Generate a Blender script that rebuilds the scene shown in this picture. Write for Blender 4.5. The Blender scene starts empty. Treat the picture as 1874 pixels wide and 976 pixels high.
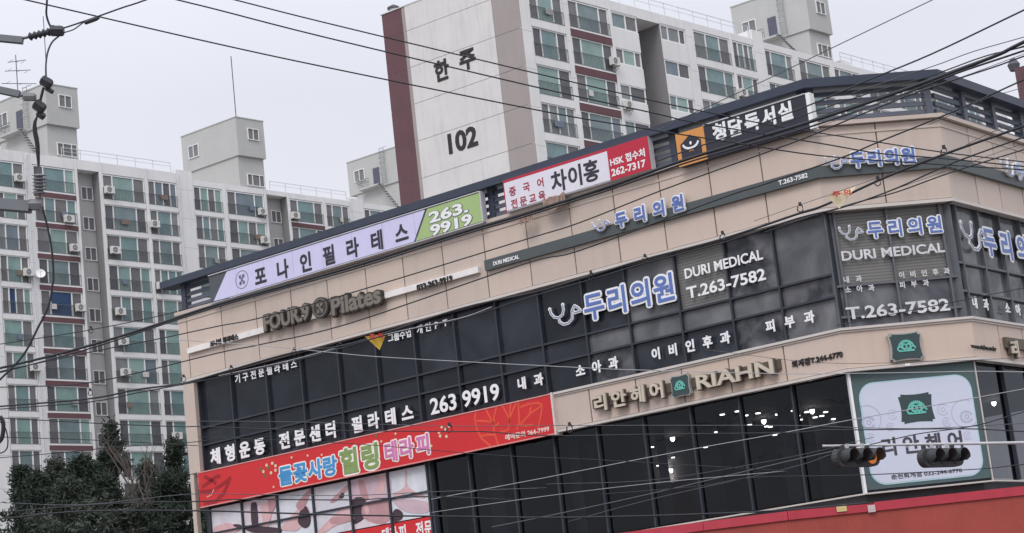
import bpy, math, random
from mathutils import Vector
random.seed(7)
SC = bpy.context.scene
COL = SC.collection
rad = math.radians

# ------------------------------------------------------------------ camera
FPX, CXP, CYP = 3600.0, 937.0, 488.0          # focal length and centre in photograph pixels (1874 wide)
PITCH, ROLL = rad(11.87), rad(-6.45)
EYE = Vector((0, 0, 1.6))
FW = Vector((0, math.cos(PITCH), math.sin(PITCH)))
_R, _U = Vector((1, 0, 0)), Vector((0, -math.sin(PITCH), math.cos(PITCH)))
RT = math.cos(ROLL)*_R + math.sin(ROLL)*_U
UP = -math.sin(ROLL)*_R + math.cos(ROLL)*_U
cam = bpy.data.cameras.new('camera')
cam.sensor_width = 36.0
cam.lens = 36.0*FPX/1874.0
cam.clip_start, cam.clip_end = 0.5, 5000
co = bpy.data.objects.new('camera', cam)
COL.objects.link(co)
from mathutils import Matrix
co.matrix_world = Matrix(((RT.x, UP.x, -FW.x, EYE.x), (RT.y, UP.y, -FW.y, EYE.y), (RT.z, UP.z, -FW.z, EYE.z), (0, 0, 0, 1)))
SC.camera = co

# ------------------------------------------------------------------ sky, sun, exposure
SUN_EL, SUN_AZ = rad(48), rad(200)             # high, behind the camera, veiled by cloud
w = bpy.data.worlds.new('World'); SC.world = w; w.use_nodes = True
nt = w.node_tree; nt.nodes.clear()
out = nt.nodes.new('ShaderNodeOutputWorld'); bg = nt.nodes.new('ShaderNodeBackground'); bg.inputs[1].default_value = 0.1
sky = nt.nodes.new('ShaderNodeTexSky'); sky.sky_type = 'NISHITA'; sky.sun_disc = False
sky.sun_elevation = SUN_EL; sky.sun_rotation = SUN_AZ
tc = nt.nodes.new('ShaderNodeTexCoord'); sep = nt.nodes.new('ShaderNodeSeparateXYZ')
ramp = nt.nodes.new('ShaderNodeValToRGB')      # overcast: paler at the horizon, brighter towards the zenith
e = ramp.color_ramp.elements
e[0].position = 0.0; e[0].color = (.86, .86, .90, 1)
e[1].position = 1.0; e[1].color = (1.65, 1.68, 1.78, 1)
m1 = ramp.color_ramp.elements.new(0.30); m1.color = (.80, .815, .90, 1)
m2 = ramp.color_ramp.elements.new(0.55); m2.color = (1.15, 1.18, 1.28, 1)
nz = nt.nodes.new('ShaderNodeTexNoise'); nz.inputs['Scale'].default_value = 2.2; nz.inputs['Detail'].default_value = 4
mr = nt.nodes.new('ShaderNodeMapRange'); mr.inputs['To Min'].default_value = 8.9; mr.inputs['To Max'].default_value = 11.1
mul = nt.nodes.new('ShaderNodeVectorMath'); mul.operation = 'SCALE'
mix = nt.nodes.new('ShaderNodeMixRGB'); mix.inputs[0].default_value = 0.96
L = nt.links.new
L(tc.outputs['Generated'], sep.inputs[0]); L(sep.outputs['Z'], ramp.inputs[0])
L(tc.outputs['Generated'], nz.inputs['Vector']); L(nz.outputs['Fac'], mr.inputs['Value'])
L(ramp.outputs[0], mul.inputs[0]); L(mr.outputs[0], mul.inputs['Scale'])
L(sky.outputs[0], mix.inputs[1]); L(mul.outputs[0], mix.inputs[2]); L(mix.outputs[0], bg.inputs[0]); L(bg.outputs[0], out.inputs[0])
sl = bpy.data.lights.new('sun', 'SUN'); sl.energy = 1.35; sl.angle = rad(25); sl.color = (1, .975, .95)
so = bpy.data.objects.new('sun', sl); COL.objects.link(so)
sd = Vector((math.sin(SUN_AZ)*math.cos(SUN_EL), math.cos(SUN_AZ)*math.cos(SUN_EL), math.sin(SUN_EL)))
so.rotation_euler = sd.to_track_quat('Z', 'Y').to_euler(); so.location = (0, -20, 60)
SC.view_settings.view_transform = 'Standard'; SC.view_settings.look = 'None'
SC.view_settings.exposure = 0.0; SC.view_settings.gamma = 1.0

# ------------------------------------------------------------------ materials
def lin(c):
    return tuple(((x/255)/12.92 if x/255 <= .04045 else ((x/255+.055)/1.055)**2.4) for x in c)
MATS = {}
def mat(name, rgb, rough=.6, spec=.35, metal=0.0, var=.12, scale=3.0, bump=0.0, bscale=40.0, streak=0.0, emit=0.0):
    """Procedural paint / metal / plaster: base colour (sRGB 0-255) with large mottling, rain streaks and a fine bump."""
    if name in MATS: return MATS[name]
    m = bpy.data.materials.new(name); m.use_nodes = True
    n, l = m.node_tree.nodes, m.node_tree.links.new
    b = n['Principled BSDF']
    c = lin(rgb)
    b.inputs['Roughness'].default_value = rough; b.inputs['Metallic'].default_value = metal
    b.inputs['Specular IOR Level'].default_value = spec
    t = n.new('ShaderNodeTexCoord')
    no = n.new('ShaderNodeTexNoise'); no.inputs['Scale'].default_value = scale; no.inputs['Detail'].default_value = 5; no.inputs['Roughness'].default_value = .6
    l(t.outputs['Object'], no.inputs['Vector'])
    r = n.new('ShaderNodeMapRange'); r.inputs['From Min'].default_value = .3; r.inputs['From Max'].default_value = .7
    r.inputs['To Min'].default_value = 1-var; r.inputs['To Max'].default_value = 1+var*.6
    l(no.outputs['Fac'], r.inputs['Value'])
    fac = r.outputs[0]
    if streak:
        mp = n.new('ShaderNodeMapping'); mp.inputs['Scale'].default_value = (1.6, 1.6, .13)
        s2 = n.new('ShaderNodeTexNoise'); s2.inputs['Scale'].default_value = 2.0; s2.inputs['Detail'].default_value = 4
        l(t.outputs['Object'], mp.inputs[0]); l(mp.outputs[0], s2.inputs['Vector'])
        r2 = n.new('ShaderNodeMapRange'); r2.inputs['From Min'].default_value = .5; r2.inputs['From Max'].default_value = .85
        r2.inputs['To Min'].default_value = 1; r2.inputs['To Max'].default_value = 1-streak
        l(s2.outputs['Fac'], r2.inputs['Value'])
        mm = n.new('ShaderNodeMath'); mm.operation = 'MULTIPLY'; l(fac, mm.inputs[0]); l(r2.outputs[0], mm.inputs[1]); fac = mm.outputs[0]
    v = n.new('ShaderNodeVectorMath'); v.operation = 'SCALE'; v.inputs[0].default_value = c; l(fac, v.inputs['Scale'])
    l(v.outputs[0], b.inputs['Base Color'])
    if bump:
        bn = n.new('ShaderNodeTexNoise'); bn.inputs['Scale'].default_value = bscale; bn.inputs['Detail'].default_value = 3
        l(t.outputs['Object'], bn.inputs['Vector'])
        bb = n.new('ShaderNodeBump'); bb.inputs['Strength'].default_value = bump; bb.inputs['Distance'].default_value = .02
        l(bn.outputs['Fac'], bb.inputs['Height']); l(bb.outputs[0], b.inputs['Normal'])
    if emit:
        b.inputs['Emission Color'].default_value = (*c, 1); b.inputs['Emission Strength'].default_value = emit
    MATS[name] = m; return m
def glass(name, rgb, rough=.06, spec=.3, mottle=0.0, light=(90, 90, 94), scale=1.2, wave=0.0, stripes=False):
    """Opaque-looking tinted pane: dark film with clouded patches (painted reflections on the shop front) or a slatted blind behind it, slightly wavy surface."""
    if name in MATS: return MATS[name]
    m = bpy.data.materials.new(name); m.use_nodes = True
    n, l = m.node_tree.nodes, m.node_tree.links.new
    b = n['Principled BSDF']; b.inputs['Roughness'].default_value = rough; b.inputs['Specular IOR Level'].default_value = spec
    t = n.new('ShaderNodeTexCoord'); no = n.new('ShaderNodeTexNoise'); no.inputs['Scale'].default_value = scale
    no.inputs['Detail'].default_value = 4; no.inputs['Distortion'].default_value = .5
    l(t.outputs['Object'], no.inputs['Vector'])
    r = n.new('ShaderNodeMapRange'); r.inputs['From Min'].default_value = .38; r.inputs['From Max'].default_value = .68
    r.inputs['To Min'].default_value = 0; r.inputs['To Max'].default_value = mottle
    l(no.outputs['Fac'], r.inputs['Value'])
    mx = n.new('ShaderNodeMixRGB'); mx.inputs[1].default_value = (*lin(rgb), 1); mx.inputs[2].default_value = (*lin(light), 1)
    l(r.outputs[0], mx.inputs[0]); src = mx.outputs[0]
    if stripes:
        wv = n.new('ShaderNodeTexWave'); wv.bands_direction = 'Z'; wv.inputs['Scale'].default_value = 4.2; wv.inputs['Distortion'].default_value = 0.2
        l(t.outputs['Object'], wv.inputs['Vector'])
        r3 = n.new('ShaderNodeMapRange'); r3.inputs['To Min'].default_value = .72; r3.inputs['To Max'].default_value = 1.1
        l(wv.outputs['Fac'], r3.inputs['Value'])
        v = n.new('ShaderNodeVectorMath'); v.operation = 'SCALE'; l(src, v.inputs[0]); l(r3.outputs[0], v.inputs['Scale']); src = v.outputs[0]
    l(src, b.inputs['Base Color'])
    bn = n.new('ShaderNodeTexNoise'); bn.inputs['Scale'].default_value = .9; l(t.outputs['Object'], bn.inputs['Vector'])
    bb = n.new('ShaderNodeBump'); bb.inputs['Strength'].default_value = .12+wave; bb.inputs['Distance'].default_value = .15
    l(bn.outputs['Fac'], bb.inputs['Height']); l(bb.outputs[0], b.inputs['Normal'])
    MATS[name] = m; return m
def clear_glass(name, tint, rough=.03, refl=.05):
    if name in MATS: return MATS[name]
    m = bpy.data.materials.new(name); m.use_nodes = True
    n, l = m.node_tree.nodes, m.node_tree.links.new
    n.remove(n['Principled BSDF'])
    tr = n.new('ShaderNodeBsdfTransparent'); tr.inputs[0].default_value = (*tint, 1)
    gl = n.new('ShaderNodeBsdfGlossy'); gl.inputs['Roughness'].default_value = rough; gl.inputs[0].default_value = (.8, .85, .95, 1)
    mx = n.new('ShaderNodeMixShader'); fr = n.new('ShaderNodeFresnel'); fr.inputs[0].default_value = 1.36
    l(fr.outputs[0], mx.inputs[0]); l(tr.outputs[0], mx.inputs[1]); l(gl.outputs[0], mx.inputs[2])
    l(mx.outputs[0], n['Material Output'].inputs['Surface'])
    t = n.new('ShaderNodeTexCoord'); bn = n.new('ShaderNodeTexNoise'); bn.inputs['Scale'].default_value = .8; l(t.outputs['Object'], bn.inputs['Vector'])
    bb = n.new('ShaderNodeBump'); bb.inputs['Strength'].default_value = .15; bb.inputs['Distance'].default_value = .15
    l(bn.outputs['Fac'], bb.inputs['Height']); l(bb.outputs[0], gl.inputs['Normal'])
    MATS[name] = m; return m

# ------------------------------------------------------------------ mesh helpers
ORIG = {}                                       # world position of every parent Empty
class MB:
    def __init__(s): s.v, s.f = [], []
    def quad(s, a, b, c, d):
        n = len(s.v); s.v += [a, b, c, d]; s.f.append((n, n+1, n+2, n+3)); return s
    def poly(s, pts):
        n = len(s.v); s.v += list(pts); s.f.append(tuple(range(n, n+len(pts)))); return s
    def hexa(s, p):                             # p: 4 bottom + 4 top
        n = len(s.v); s.v += [Vector(q) for q in p]
        for q in ((3, 2, 1, 0), (4, 5, 6, 7), (0, 1, 5, 4), (1, 2, 6, 5), (2, 3, 7, 6), (3, 0, 4, 7)): s.f.append(tuple(n+i for i in q))
        return s
    def box(s, c, sx, sy, sz, X=Vector((1, 0, 0)), Y=Vector((0, 1, 0)), Z=Vector((0, 0, 1))):
        c = Vector(c); P = []
        for dz in (-.5, .5):
            for dx, dy in ((-.5, -.5), (.5, -.5), (.5, .5), (-.5, .5)): P.append(c+X*sx*dx+Y*sy*dy+Z*sz*dz)
        return s.hexa(P)
    def extrude(s, bot, top):                   # matching rings of points
        n = len(s.v); k = len(bot); s.v += [Vector(p) for p in bot]+[Vector(p) for p in top]
        s.f.append(tuple(n+i for i in reversed(range(k)))); s.f.append(tuple(n+k+i for i in range(k)))
        for i in range(k):
            j = (i+1) % k; s.f.append((n+i, n+j, n+k+j, n+k+i))
        return s
    def prism(s, plan, z0, z1):                 # plan: list of Vector xy
        return s.extrude([Vector((p[0], p[1], z0)) for p in plan], [Vector((p[0], p[1], z1)) for p in plan])
    def tube(s, pts, r, k=6, r1=None, caps=True):
        pts = [Vector(p) for p in pts]; n0 = len(s.v); N = len(pts)
        for i, p in enumerate(pts):
            t = (pts[min(i+1, N-1)]-pts[max(i-1, 0)]).normalized()
            a = t.cross(Vector((0, 0, 1)))
            if a.length < .05: a = t.cross(Vector((1, 0, 0)))
            a.normalize(); b = t.cross(a)
            if isinstance(r, (list, tuple)): q = r[i]
            else: q = r if r1 is None else r+(r1-r)*i/(N-1)
            for j in range(k):
                th = 2*math.pi*j/k; s.v.append(p+a*q*math.cos(th)+b*q*math.sin(th))
        for i in range(N-1):
            for j in range(k):
                s.f.append((n0+i*k+j, n0+i*k+(j+1) % k, n0+(i+1)*k+(j+1) % k, n0+(i+1)*k+j))
        if caps:
            s.f.append(tuple(n0+j for j in reversed(range(k)))); s.f.append(tuple(n0+(N-1)*k+j for j in range(k)))
        return s
    def build(s, name, m, parent=None, smooth=False):
        o0 = ORIG.get(parent.name, Vector((0, 0, 0))) if parent else None
        if parent is None:                      # a thing that is one mesh: origin at its base
            xs = [v[0] for v in s.v]; ys = [v[1] for v in s.v]; zs = [v[2] for v in s.v]
            o0 = Vector(((min(xs)+max(xs))/2, (min(ys)+max(ys))/2, min(zs)))
        me = bpy.data.meshes.new(name); me.from_pydata([tuple(Vector(v)-o0) for v in s.v], [], s.f); me.validate(); me.update()
        for mm in (m if isinstance(m, (list, tuple)) else [m]): me.materials.append(mm)
        if smooth: me.polygons.foreach_set('use_smooth', [True]*len(me.polygons))
        o = bpy.data.objects.new(name, me); COL.objects.link(o)
        if parent: o.parent = parent
        else: o.location = o0
        if parent: ORIG[o.name] = ORIG.get(parent.name, Vector((0, 0, 0)))
        return o
def tag(o, label, cat, group=None):
    o['label'] = label; o['category'] = cat
    if group: o['group'] = group
    return o
def thing(name, loc, label, cat, group=None):
    o = bpy.data.objects.new(name, None); COL.objects.link(o); o.location = loc; o.empty_display_size = .3
    ORIG[o.name] = Vector(loc); return tag(o, label, cat, group)
def structure(o, kind='structure'): o['kind'] = kind; return o
def copy_tree(o, delta, label=None, group=None):
    r = o.copy(); COL.objects.link(r); r.location = o.location+delta
    if label: r['label'] = label
    for ch in list(o.children):
        c = ch.copy(); COL.objects.link(c); c.parent = r
        for g in ch.children:
            d = g.copy(); COL.objects.link(d); d.parent = c
    return r

def ray(x, y): return FW+RT*(x-CXP)/FPX-UP*(y-CYP)/FPX
def W(x, y, D): return EYE+ray(x, y)*D          # world point at camera depth D
def azd(a): return Vector((math.sin(rad(a)), math.cos(rad(a)), 0))
class Face:
    """A vertical wall plane: u runs along it, z up, d out towards the street."""
    def __init__(s, o, az, d=0.0):
        s.o, s.az, s.d = Vector(o), az, azd(az); s.n = Vector((s.d.y, -s.d.x, 0)); s.dd = d
        if s.n.dot(EYE-s.o) < 0: s.n = -s.n
        s.nn = s.n
    def off(s, d): return Face(s.o+s.n*d, s.az, s.dd+d)
    def uv(s, x, y):
        r = ray(x, y); t = (s.o-EYE).dot(s.n)/r.dot(s.n); p = EYE+r*t; return (p-s.o).dot(s.d), p.z
    def P(s, u, z, d=0.0):
        p = s.o+s.d*u+s.n*d; return Vector((p.x, p.y, z))
    def hit(s, x, y, d=0.0):
        f = s.off(d) if d else s; u, z = f.uv(x, y); return f.P(u, z)
    def box(s, mb, u0, u1, z0, z1, d0, d1):
        return mb.hexa([s.P(u0, z0, d0), s.P(u1, z0, d0), s.P(u1, z0, d1), s.P(u0, z0, d1),
                        s.P(u0, z1, d0), s.P(u1, z1, d0), s.P(u1, z1, d1), s.P(u0, z1, d1)])
    def plate(s, mb, pts, d0, d1):              # polygon in (u, z)
        return mb.extrude([s.P(u, z, d0) for u, z in pts], [s.P(u, z, d1) for u, z in pts])
    def ribbon(s, mb, pts, wd, d0, d1):
        N = len(pts)
        for i in range(N-1):
            (a, b), (c, e2) = pts[i], pts[i+1]
            L2 = math.hypot(c-a, e2-b) or 1e-6; nx, nz2 = -(e2-b)/L2*wd/2, (c-a)/L2*wd/2
            ex, ez = (c-a)/L2*wd*.18, (e2-b)/L2*wd*.18
            q = d1+.0006*(i % 3)
            s.plate(mb, [(a+nx-ex, b+nz2-ez), (a-nx-ex, b-nz2-ez), (c-nx+ex, e2-nz2+ez), (c+nx+ex, e2+nz2+ez)], d0, q)
        return mb
def arc(cu, cz, ru, rz, a0, a1, n=12):
    return [(cu+ru*math.cos(rad(a0+(a1-a0)*i/n)), cz+rz*math.sin(rad(a0+(a1-a0)*i/n))) for i in range(n+1)]

# ------------------------------------------------------------------ lettering (built-in font, turned into meshes)
OFFS = .022
_glyph, _prefix, _jobs = {}, {}, []
def prepare(strings):
    need = set()
    for s in strings:
        for i, c in enumerate(s):
            if c != ' ': need.add(c); need.add(s[:i+1])
    obs = []
    for t in need:
        c = bpy.data.curves.new('lettering', 'FONT'); c.body = t; c.offset = OFFS; c.extrude = .05; c.resolution_u = 3
        o = bpy.data.objects.new('lettering', c); COL.objects.link(o); obs.append((t, o))
    bpy.context.view_layer.update(); dg = bpy.context.evaluated_depsgraph_get()
    for t, o in obs:
        me = bpy.data.meshes.new_from_object(o.evaluated_get(dg))
        vs = [v.co.copy() for v in me.vertices]; fs = [tuple(p.vertices) for p in me.polygons]
        xs = [v.x for v in vs] or [0]; ys = [v.y for v in vs] or [0]
        _prefix[t] = (min(xs), max(xs), min(ys), max(ys))
        if len(t) == 1: _glyph[t] = (vs, fs)
        bpy.data.meshes.remove(me)
    for t, o in obs:
        c = o.data; bpy.data.objects.remove(o); bpy.data.curves.remove(c)
def lettering(parent, face, s, BL, TR, m, d0=.0, thick=.03, bold=.0, back=None, name='letter', h=None, track=False, asp=1.0):
    """Put string s into the rectangle whose lower left / upper right corners are seen at BL / TR on this wall plane."""
    u0, z0 = face.uv(*BL); u1, z1 = face.uv(*TR)
    last = s.rstrip(); X0, X1, Y0, Y1 = _prefix[last]
    if h:                                               # h: letter height seen in the photograph
        zc = (z0+z1)/2; xm, ym = (BL[0]+TR[0])/2, (BL[1]+TR[1])/2
        hz = face.uv(xm, ym-h/2)[1]-face.uv(xm+.1*h, ym+h/2)[1]; z0, z1 = zc-hz/2, zc+hz/2
    sx, sz = (u1-u0)/(X1-X0+2*bold), (z1-z0)/(Y1-Y0+2*bold)
    n_ = len(s)
    if track:                                           # spaced Korean lettering: equal cells, natural letter width
        g = .88*sz*asp; adv = (u1-u0-g)/max(1, n_-1)
        if n_ > 1 and g > adv*.97: asp *= adv*.97/g; g = .88*sz*asp; adv = (u1-u0-g)/(n_-1)
    def glyph_mb(c, xo, r, dd0, dd1, idx):
        vs, fs = _glyph[c]; mb = MB(); K = [(0, 0)]
        if r: K += [(r*math.cos(k*math.pi/4), r*math.sin(k*math.pi/4)) for k in range(8)]
        for k, (ax, ay) in enumerate(K):
            n = len(mb.v)
            for v in vs:
                x, y = v.x+xo+ax-X0+bold, v.y+ay-Y0+bold
                t = (v.z/.05+1)/2; dd = dd0+(dd1-dd0)*t-(.0007*k if t > .5 else 0)
                z = z0+y*sz
                if track:
                    gx0, gx1 = _prefix[c][0], _prefix[c][1]
                    uu = u0+g/2+idx*adv+(v.x+ax-(gx0+gx1)/2)*sz*asp
                else: uu = u0+x*sx
                mb.v.append(face.P(uu, z, dd))
            mb.f += [tuple(n+i for i in f) for f in fs]
        return mb
    for i, c in enumerate(s):
        if c == ' ': continue
        xo = _prefix[s[:i+1]][1]-_prefix[c][1]
        o = glyph_mb(c, xo, bold, d0, d0+thick, i).build(name, m, parent)
        if back:
            bm, br, bt = back
            glyph_mb(c, xo, br, d0-.002, d0+thick-bt, i).build('letter_outline', bm, o)
TEXTS = ['한', '주', '포나인필라테스', '263.', '9919', '중국어', '전문교육', '차이홍', 'HSK 접수처', '262-7317', '청담독서실', 'FOUR.9', 'Pilates', '포나인 필라테스',
         '033-263-9919', 'DURI MEDICAL', 'T.263-7582', '두리의원', '소아과', '이비인후과', '피부과', '내과', '263 9919', '필라테스', '체형운동',
         '전문센터', '기구전문필라테스', '그룹수업', '개인PT', '리안헤어', 'RIAHN', '퇴계점T.244-6770', 'www.riahn.co.kr', '들꽃사랑', '힐링', '테라피',
         '예약문의 264-7999', '춘천퇴계점 033-244-6770', '한주', '102', '주·의', '테라피 전문', '내과 소아과']
prepare(TEXTS)

# ------------------------------------------------------------------ colours
WHITE = mat('white wall paint', (228, 227, 227), .7, .2, var=.07, scale=.35, streak=.10)
OFFWH = mat('pale end wall paint', (216, 213, 212), .75, .2, var=.06, scale=.5, streak=.16)
FRAME = mat('white window frame', (236, 236, 236), .5, .3, var=.04)
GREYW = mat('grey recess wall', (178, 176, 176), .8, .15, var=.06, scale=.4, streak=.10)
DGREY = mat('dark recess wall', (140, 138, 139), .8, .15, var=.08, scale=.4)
PENT = mat('grey roof house paint', (186, 186, 184), .8, .15, var=.05, scale=.5, streak=.06)
MAROON = mat('maroon wall paint', (108, 80, 85), .75, .2, var=.09, scale=.4, streak=.12)
TAUPE = mat('taupe wall paint', (165, 156, 154), .8, .2, var=.05, scale=.3, streak=.06)
SEAM = mat('wall joint line', (172, 166, 166), .9, .1)
RAILM = mat('dark railing paint', (104, 107, 111), .5, .3)
RAILW = mat('pale railing paint', (212, 214, 218), .5, .3)
TEAL = [glass('teal pane', (122, 148, 149), .1, .5, .55, (92, 118, 122), .9), glass('green teal pane', (138, 164, 160), .1, .5, .5, (108, 134, 132), .8),
        glass('grey teal pane', (110, 128, 131), .1, .5, .6, (140, 156, 158), .7), glass('blue grey pane', (106, 120, 130), .1, .5, .5, (132, 144, 152), .7),
        glass('dull grey pane', (134, 138, 139), .1, .4, .5, (104, 108, 112), .9), glass('pale mint curtained pane', (158, 184, 178), .12, .4, .5, (130, 158, 154), 1.0, stripes=True)]
DARKP = [glass('dark pane', (110, 110, 112), .2, .3, .5, (126, 124, 126), 1.1), glass('darker pane', (92, 93, 97), .15, .3, .5, (110, 110, 114), 1.1),
         glass('grey insect screen pane', (126, 125, 126), .4, .2, .4, (100, 99, 102), 1.1)]
BLUEP = glass('deep blue pane', (58, 82, 116), .15, .4, .5, (44, 60, 88), .8)
BEIGE = mat('beige composite cladding', (205, 187, 175), .45, .3, var=.03, scale=.8, bump=.02, bscale=2.0, streak=.07)
BEIGES = [BEIGE, mat('beige composite cladding, warmer sheet', (207, 187, 173), .42, .3, var=.04, scale=.6, bump=.02, bscale=2.0, streak=.09),
          mat('beige composite cladding, greyer sheet', (199, 183, 172), .48, .3, var=.05, scale=.9, bump=.02, bscale=2.0, streak=.12)]
COPING = mat('beige coping metal', (196, 180, 170), .4, .4, var=.05)
TRIM = mat('pale window trim', (206, 198, 192), .4, .4, var=.05)
NAVY = mat('navy roof cap metal', (62, 68, 84), .45, .35, var=.08, scale=1.5, streak=.12)
SLATM = mat('dark louvre slat metal', (88, 92, 104), .5, .35, var=.1, scale=1.5)
FILM = glass('dark window film', (32, 35, 43), .05, .22, .45, (54, 58, 67), .7, wave=.15)  # paler mottle paints soft reflections into the film colour
FILM2 = glass('dark window film with a faint reflection', (36, 39, 47), .07, .22, .6, (70, 74, 84), .6, wave=.15)  # brighter mottle, a stronger reflection painted into the dark film
MILK = glass('window film with painted haze', (84, 86, 91), .15, .3, .9, (124, 124, 127), .9, wave=.2)  # milky noise puts reflected haze into the pane colour
MILK2 = glass('smoky film with painted haze', (48, 50, 57), .12, .3, 1.0, (112, 112, 117), 1.6, wave=.25)  # smoky patches are reflected haze drawn in the colour
BLIND = glass('window with slatted blind', (124, 122, 120), .2, .25, .5, (104, 102, 102), .6, stripes=True)
MULL = mat('dark aluminium mullion', (60, 63, 71), .5, .25)
BLACKM = mat('black cable sheath', (54, 55, 60), .6, .3)
GREYC = mat('grey cable sheath', (92, 93, 98), .6, .3)
LGREYC = mat('pale grey cable sheath', (168, 168, 172), .6, .3)
LETW = mat('white sign letter', (238, 238, 240), .45, .3, var=.03)
LETD = mat('dark sign print', (60, 56, 66), .5, .3)
BLUEL = mat('blue sign letter face', (96, 120, 184), .4, .35, var=.06)
RED = mat('red sign sheet', (208, 44, 48), .4, .35, var=.06, scale=.6)
DSHADE = mat('charcoal letter return', (88, 84, 80), .5, .3)
EMB = mat('emblem dark green board', (62, 78, 80), .5, .3, var=.05)
MINT = mat('emblem mint motif', (112, 196, 182), .4, .3)

# ------------------------------------------------------------------ the three street faces of the commercial building
r0 = ray(1540, 603); P0 = EYE+r0*(46/r0.y); P0.z = 0
MAIN = Face(P0, 127.92); CHAM = Face(P0, 82.45)
CW = 3.09
P1 = P0+CHAM.d*CW
RIGHT = Face(P1, 38.2); RW = 12.0
TM, TR_ = math.tan(rad(22.7)), math.tan(rad(22.1))      # mitre growth at the two outer corners
UL = -22.82
def span(face, a, b, d):                                # lengthen a piece that reaches a corner so that it meets its neighbour
    ea = eb = 0
    if face is MAIN and b > -.01: eb = d*TM
    if face is CHAM:
        if a < .01: ea = d*TM
        if b > CW-.01: eb = d*TR_
    if face is RIGHT and a < .01: ea = d*TR_
    return a-ea, b+eb
ZROOF, ZCOP, Z3T, Z3B, Z2T, Z2B = 15.0, 13.80, 11.74, 8.86, 7.83, 5.06
shop = thing('commercial_building', (P0.x, P0.y, 0), 'beige panelled three storey commercial building with dark glass bands and a louvred roof screen', 'building')
A_, D_ = MAIN.P(UL, 0), RIGHT.P(RW, 0)
F_ = A_+RIGHT.d*14.2
def plan(d, uL=UL):
    a = MAIN.P(uL, 0, d); b = MAIN.P(d*TM, 0, d); c = RIGHT.P(-d*TR_, 0, d); e2 = RIGHT.P(RW, 0, d)
    return [a, b, c, e2, F_]
mb = MB(); mb.prism(plan(-.30), 0, 5.0); mb.prism(plan(-.30), 7.95, 13.7)
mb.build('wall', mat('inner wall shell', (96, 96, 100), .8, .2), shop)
# second floor room seen through the salon glass
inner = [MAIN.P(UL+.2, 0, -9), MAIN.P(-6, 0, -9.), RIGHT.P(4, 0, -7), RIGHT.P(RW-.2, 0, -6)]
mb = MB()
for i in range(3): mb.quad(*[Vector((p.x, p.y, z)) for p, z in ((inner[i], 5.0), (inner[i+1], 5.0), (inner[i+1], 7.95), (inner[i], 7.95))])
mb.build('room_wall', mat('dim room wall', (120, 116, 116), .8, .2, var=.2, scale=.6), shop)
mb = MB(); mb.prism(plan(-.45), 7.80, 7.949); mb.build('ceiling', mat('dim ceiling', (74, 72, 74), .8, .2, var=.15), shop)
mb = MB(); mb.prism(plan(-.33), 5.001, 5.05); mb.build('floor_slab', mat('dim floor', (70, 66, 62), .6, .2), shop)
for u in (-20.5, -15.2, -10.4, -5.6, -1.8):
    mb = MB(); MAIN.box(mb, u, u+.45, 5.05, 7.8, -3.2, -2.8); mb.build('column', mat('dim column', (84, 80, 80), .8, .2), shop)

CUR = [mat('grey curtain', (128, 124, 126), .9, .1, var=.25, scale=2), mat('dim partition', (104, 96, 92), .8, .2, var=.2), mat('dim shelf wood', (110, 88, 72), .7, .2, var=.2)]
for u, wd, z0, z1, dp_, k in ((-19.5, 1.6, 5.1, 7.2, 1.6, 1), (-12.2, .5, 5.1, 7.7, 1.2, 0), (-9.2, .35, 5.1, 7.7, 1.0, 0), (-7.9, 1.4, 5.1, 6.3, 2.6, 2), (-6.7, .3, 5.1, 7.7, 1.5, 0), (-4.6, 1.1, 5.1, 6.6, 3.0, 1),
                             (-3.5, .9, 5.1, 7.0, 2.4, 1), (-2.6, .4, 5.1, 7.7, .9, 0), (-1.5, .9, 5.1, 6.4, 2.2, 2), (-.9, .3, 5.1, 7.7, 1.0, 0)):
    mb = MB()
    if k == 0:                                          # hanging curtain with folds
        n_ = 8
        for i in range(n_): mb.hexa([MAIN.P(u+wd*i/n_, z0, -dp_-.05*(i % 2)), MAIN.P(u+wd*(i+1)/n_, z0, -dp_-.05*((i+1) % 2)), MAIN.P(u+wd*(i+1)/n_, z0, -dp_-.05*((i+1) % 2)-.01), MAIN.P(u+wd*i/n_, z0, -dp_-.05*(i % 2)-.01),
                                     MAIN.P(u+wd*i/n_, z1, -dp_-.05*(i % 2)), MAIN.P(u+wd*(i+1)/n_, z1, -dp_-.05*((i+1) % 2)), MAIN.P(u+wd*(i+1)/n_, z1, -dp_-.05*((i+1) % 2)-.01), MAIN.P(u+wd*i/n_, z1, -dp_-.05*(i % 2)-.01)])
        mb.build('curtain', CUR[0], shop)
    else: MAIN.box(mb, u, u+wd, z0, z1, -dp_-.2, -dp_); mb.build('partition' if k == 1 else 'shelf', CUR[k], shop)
def panels(face, cuts, z0, z1, d, gap=.018, m=BEIGE, name='cladding_panel'):
    for a, b in zip(cuts[:-1], cuts[1:]):
        ua, ub = span(face, a, b, d)
        ua += 0 if abs(a) < .01 else gap; ub -= 0 if (face is MAIN and abs(b) < .01) or (face is CHAM and b > CW-.01) else gap
        mb = MB(); face.box(mb, ua, ub, z0+gap, z1-gap, -.02, d+random.uniform(-.004, .004)); mb.build(name, random.choice(BEIGES), shop)
def seams(face, px):
    return sorted(face.uv(*p)[0] for p in px)
S1 = seams(MAIN, [(347, 580), (410, 563), (472.5, 546), (537, 529), (603.3, 508), (673.4, 487.3), (741.5, 467.6), (813.7, 447.6), (889, 424.5), (967, 405),
                  (1046.9, 377), (1127, 355), (1210.8, 329), (1301, 304.6), (1394.4, 278)])
panels(MAIN, [UL]+S1+[0.0], Z3T+.05, ZCOP, .14)
panels(CHAM, [0.0, 1.52, CW], Z3T+.05, ZCOP, .14)
panels(RIGHT, [0.0, 1.42, 2.75, 4.1, 5.45, 6.8, 8.1, 9.4, 10.7, 12.0], Z3T+.05, ZCOP, .14)
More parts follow.
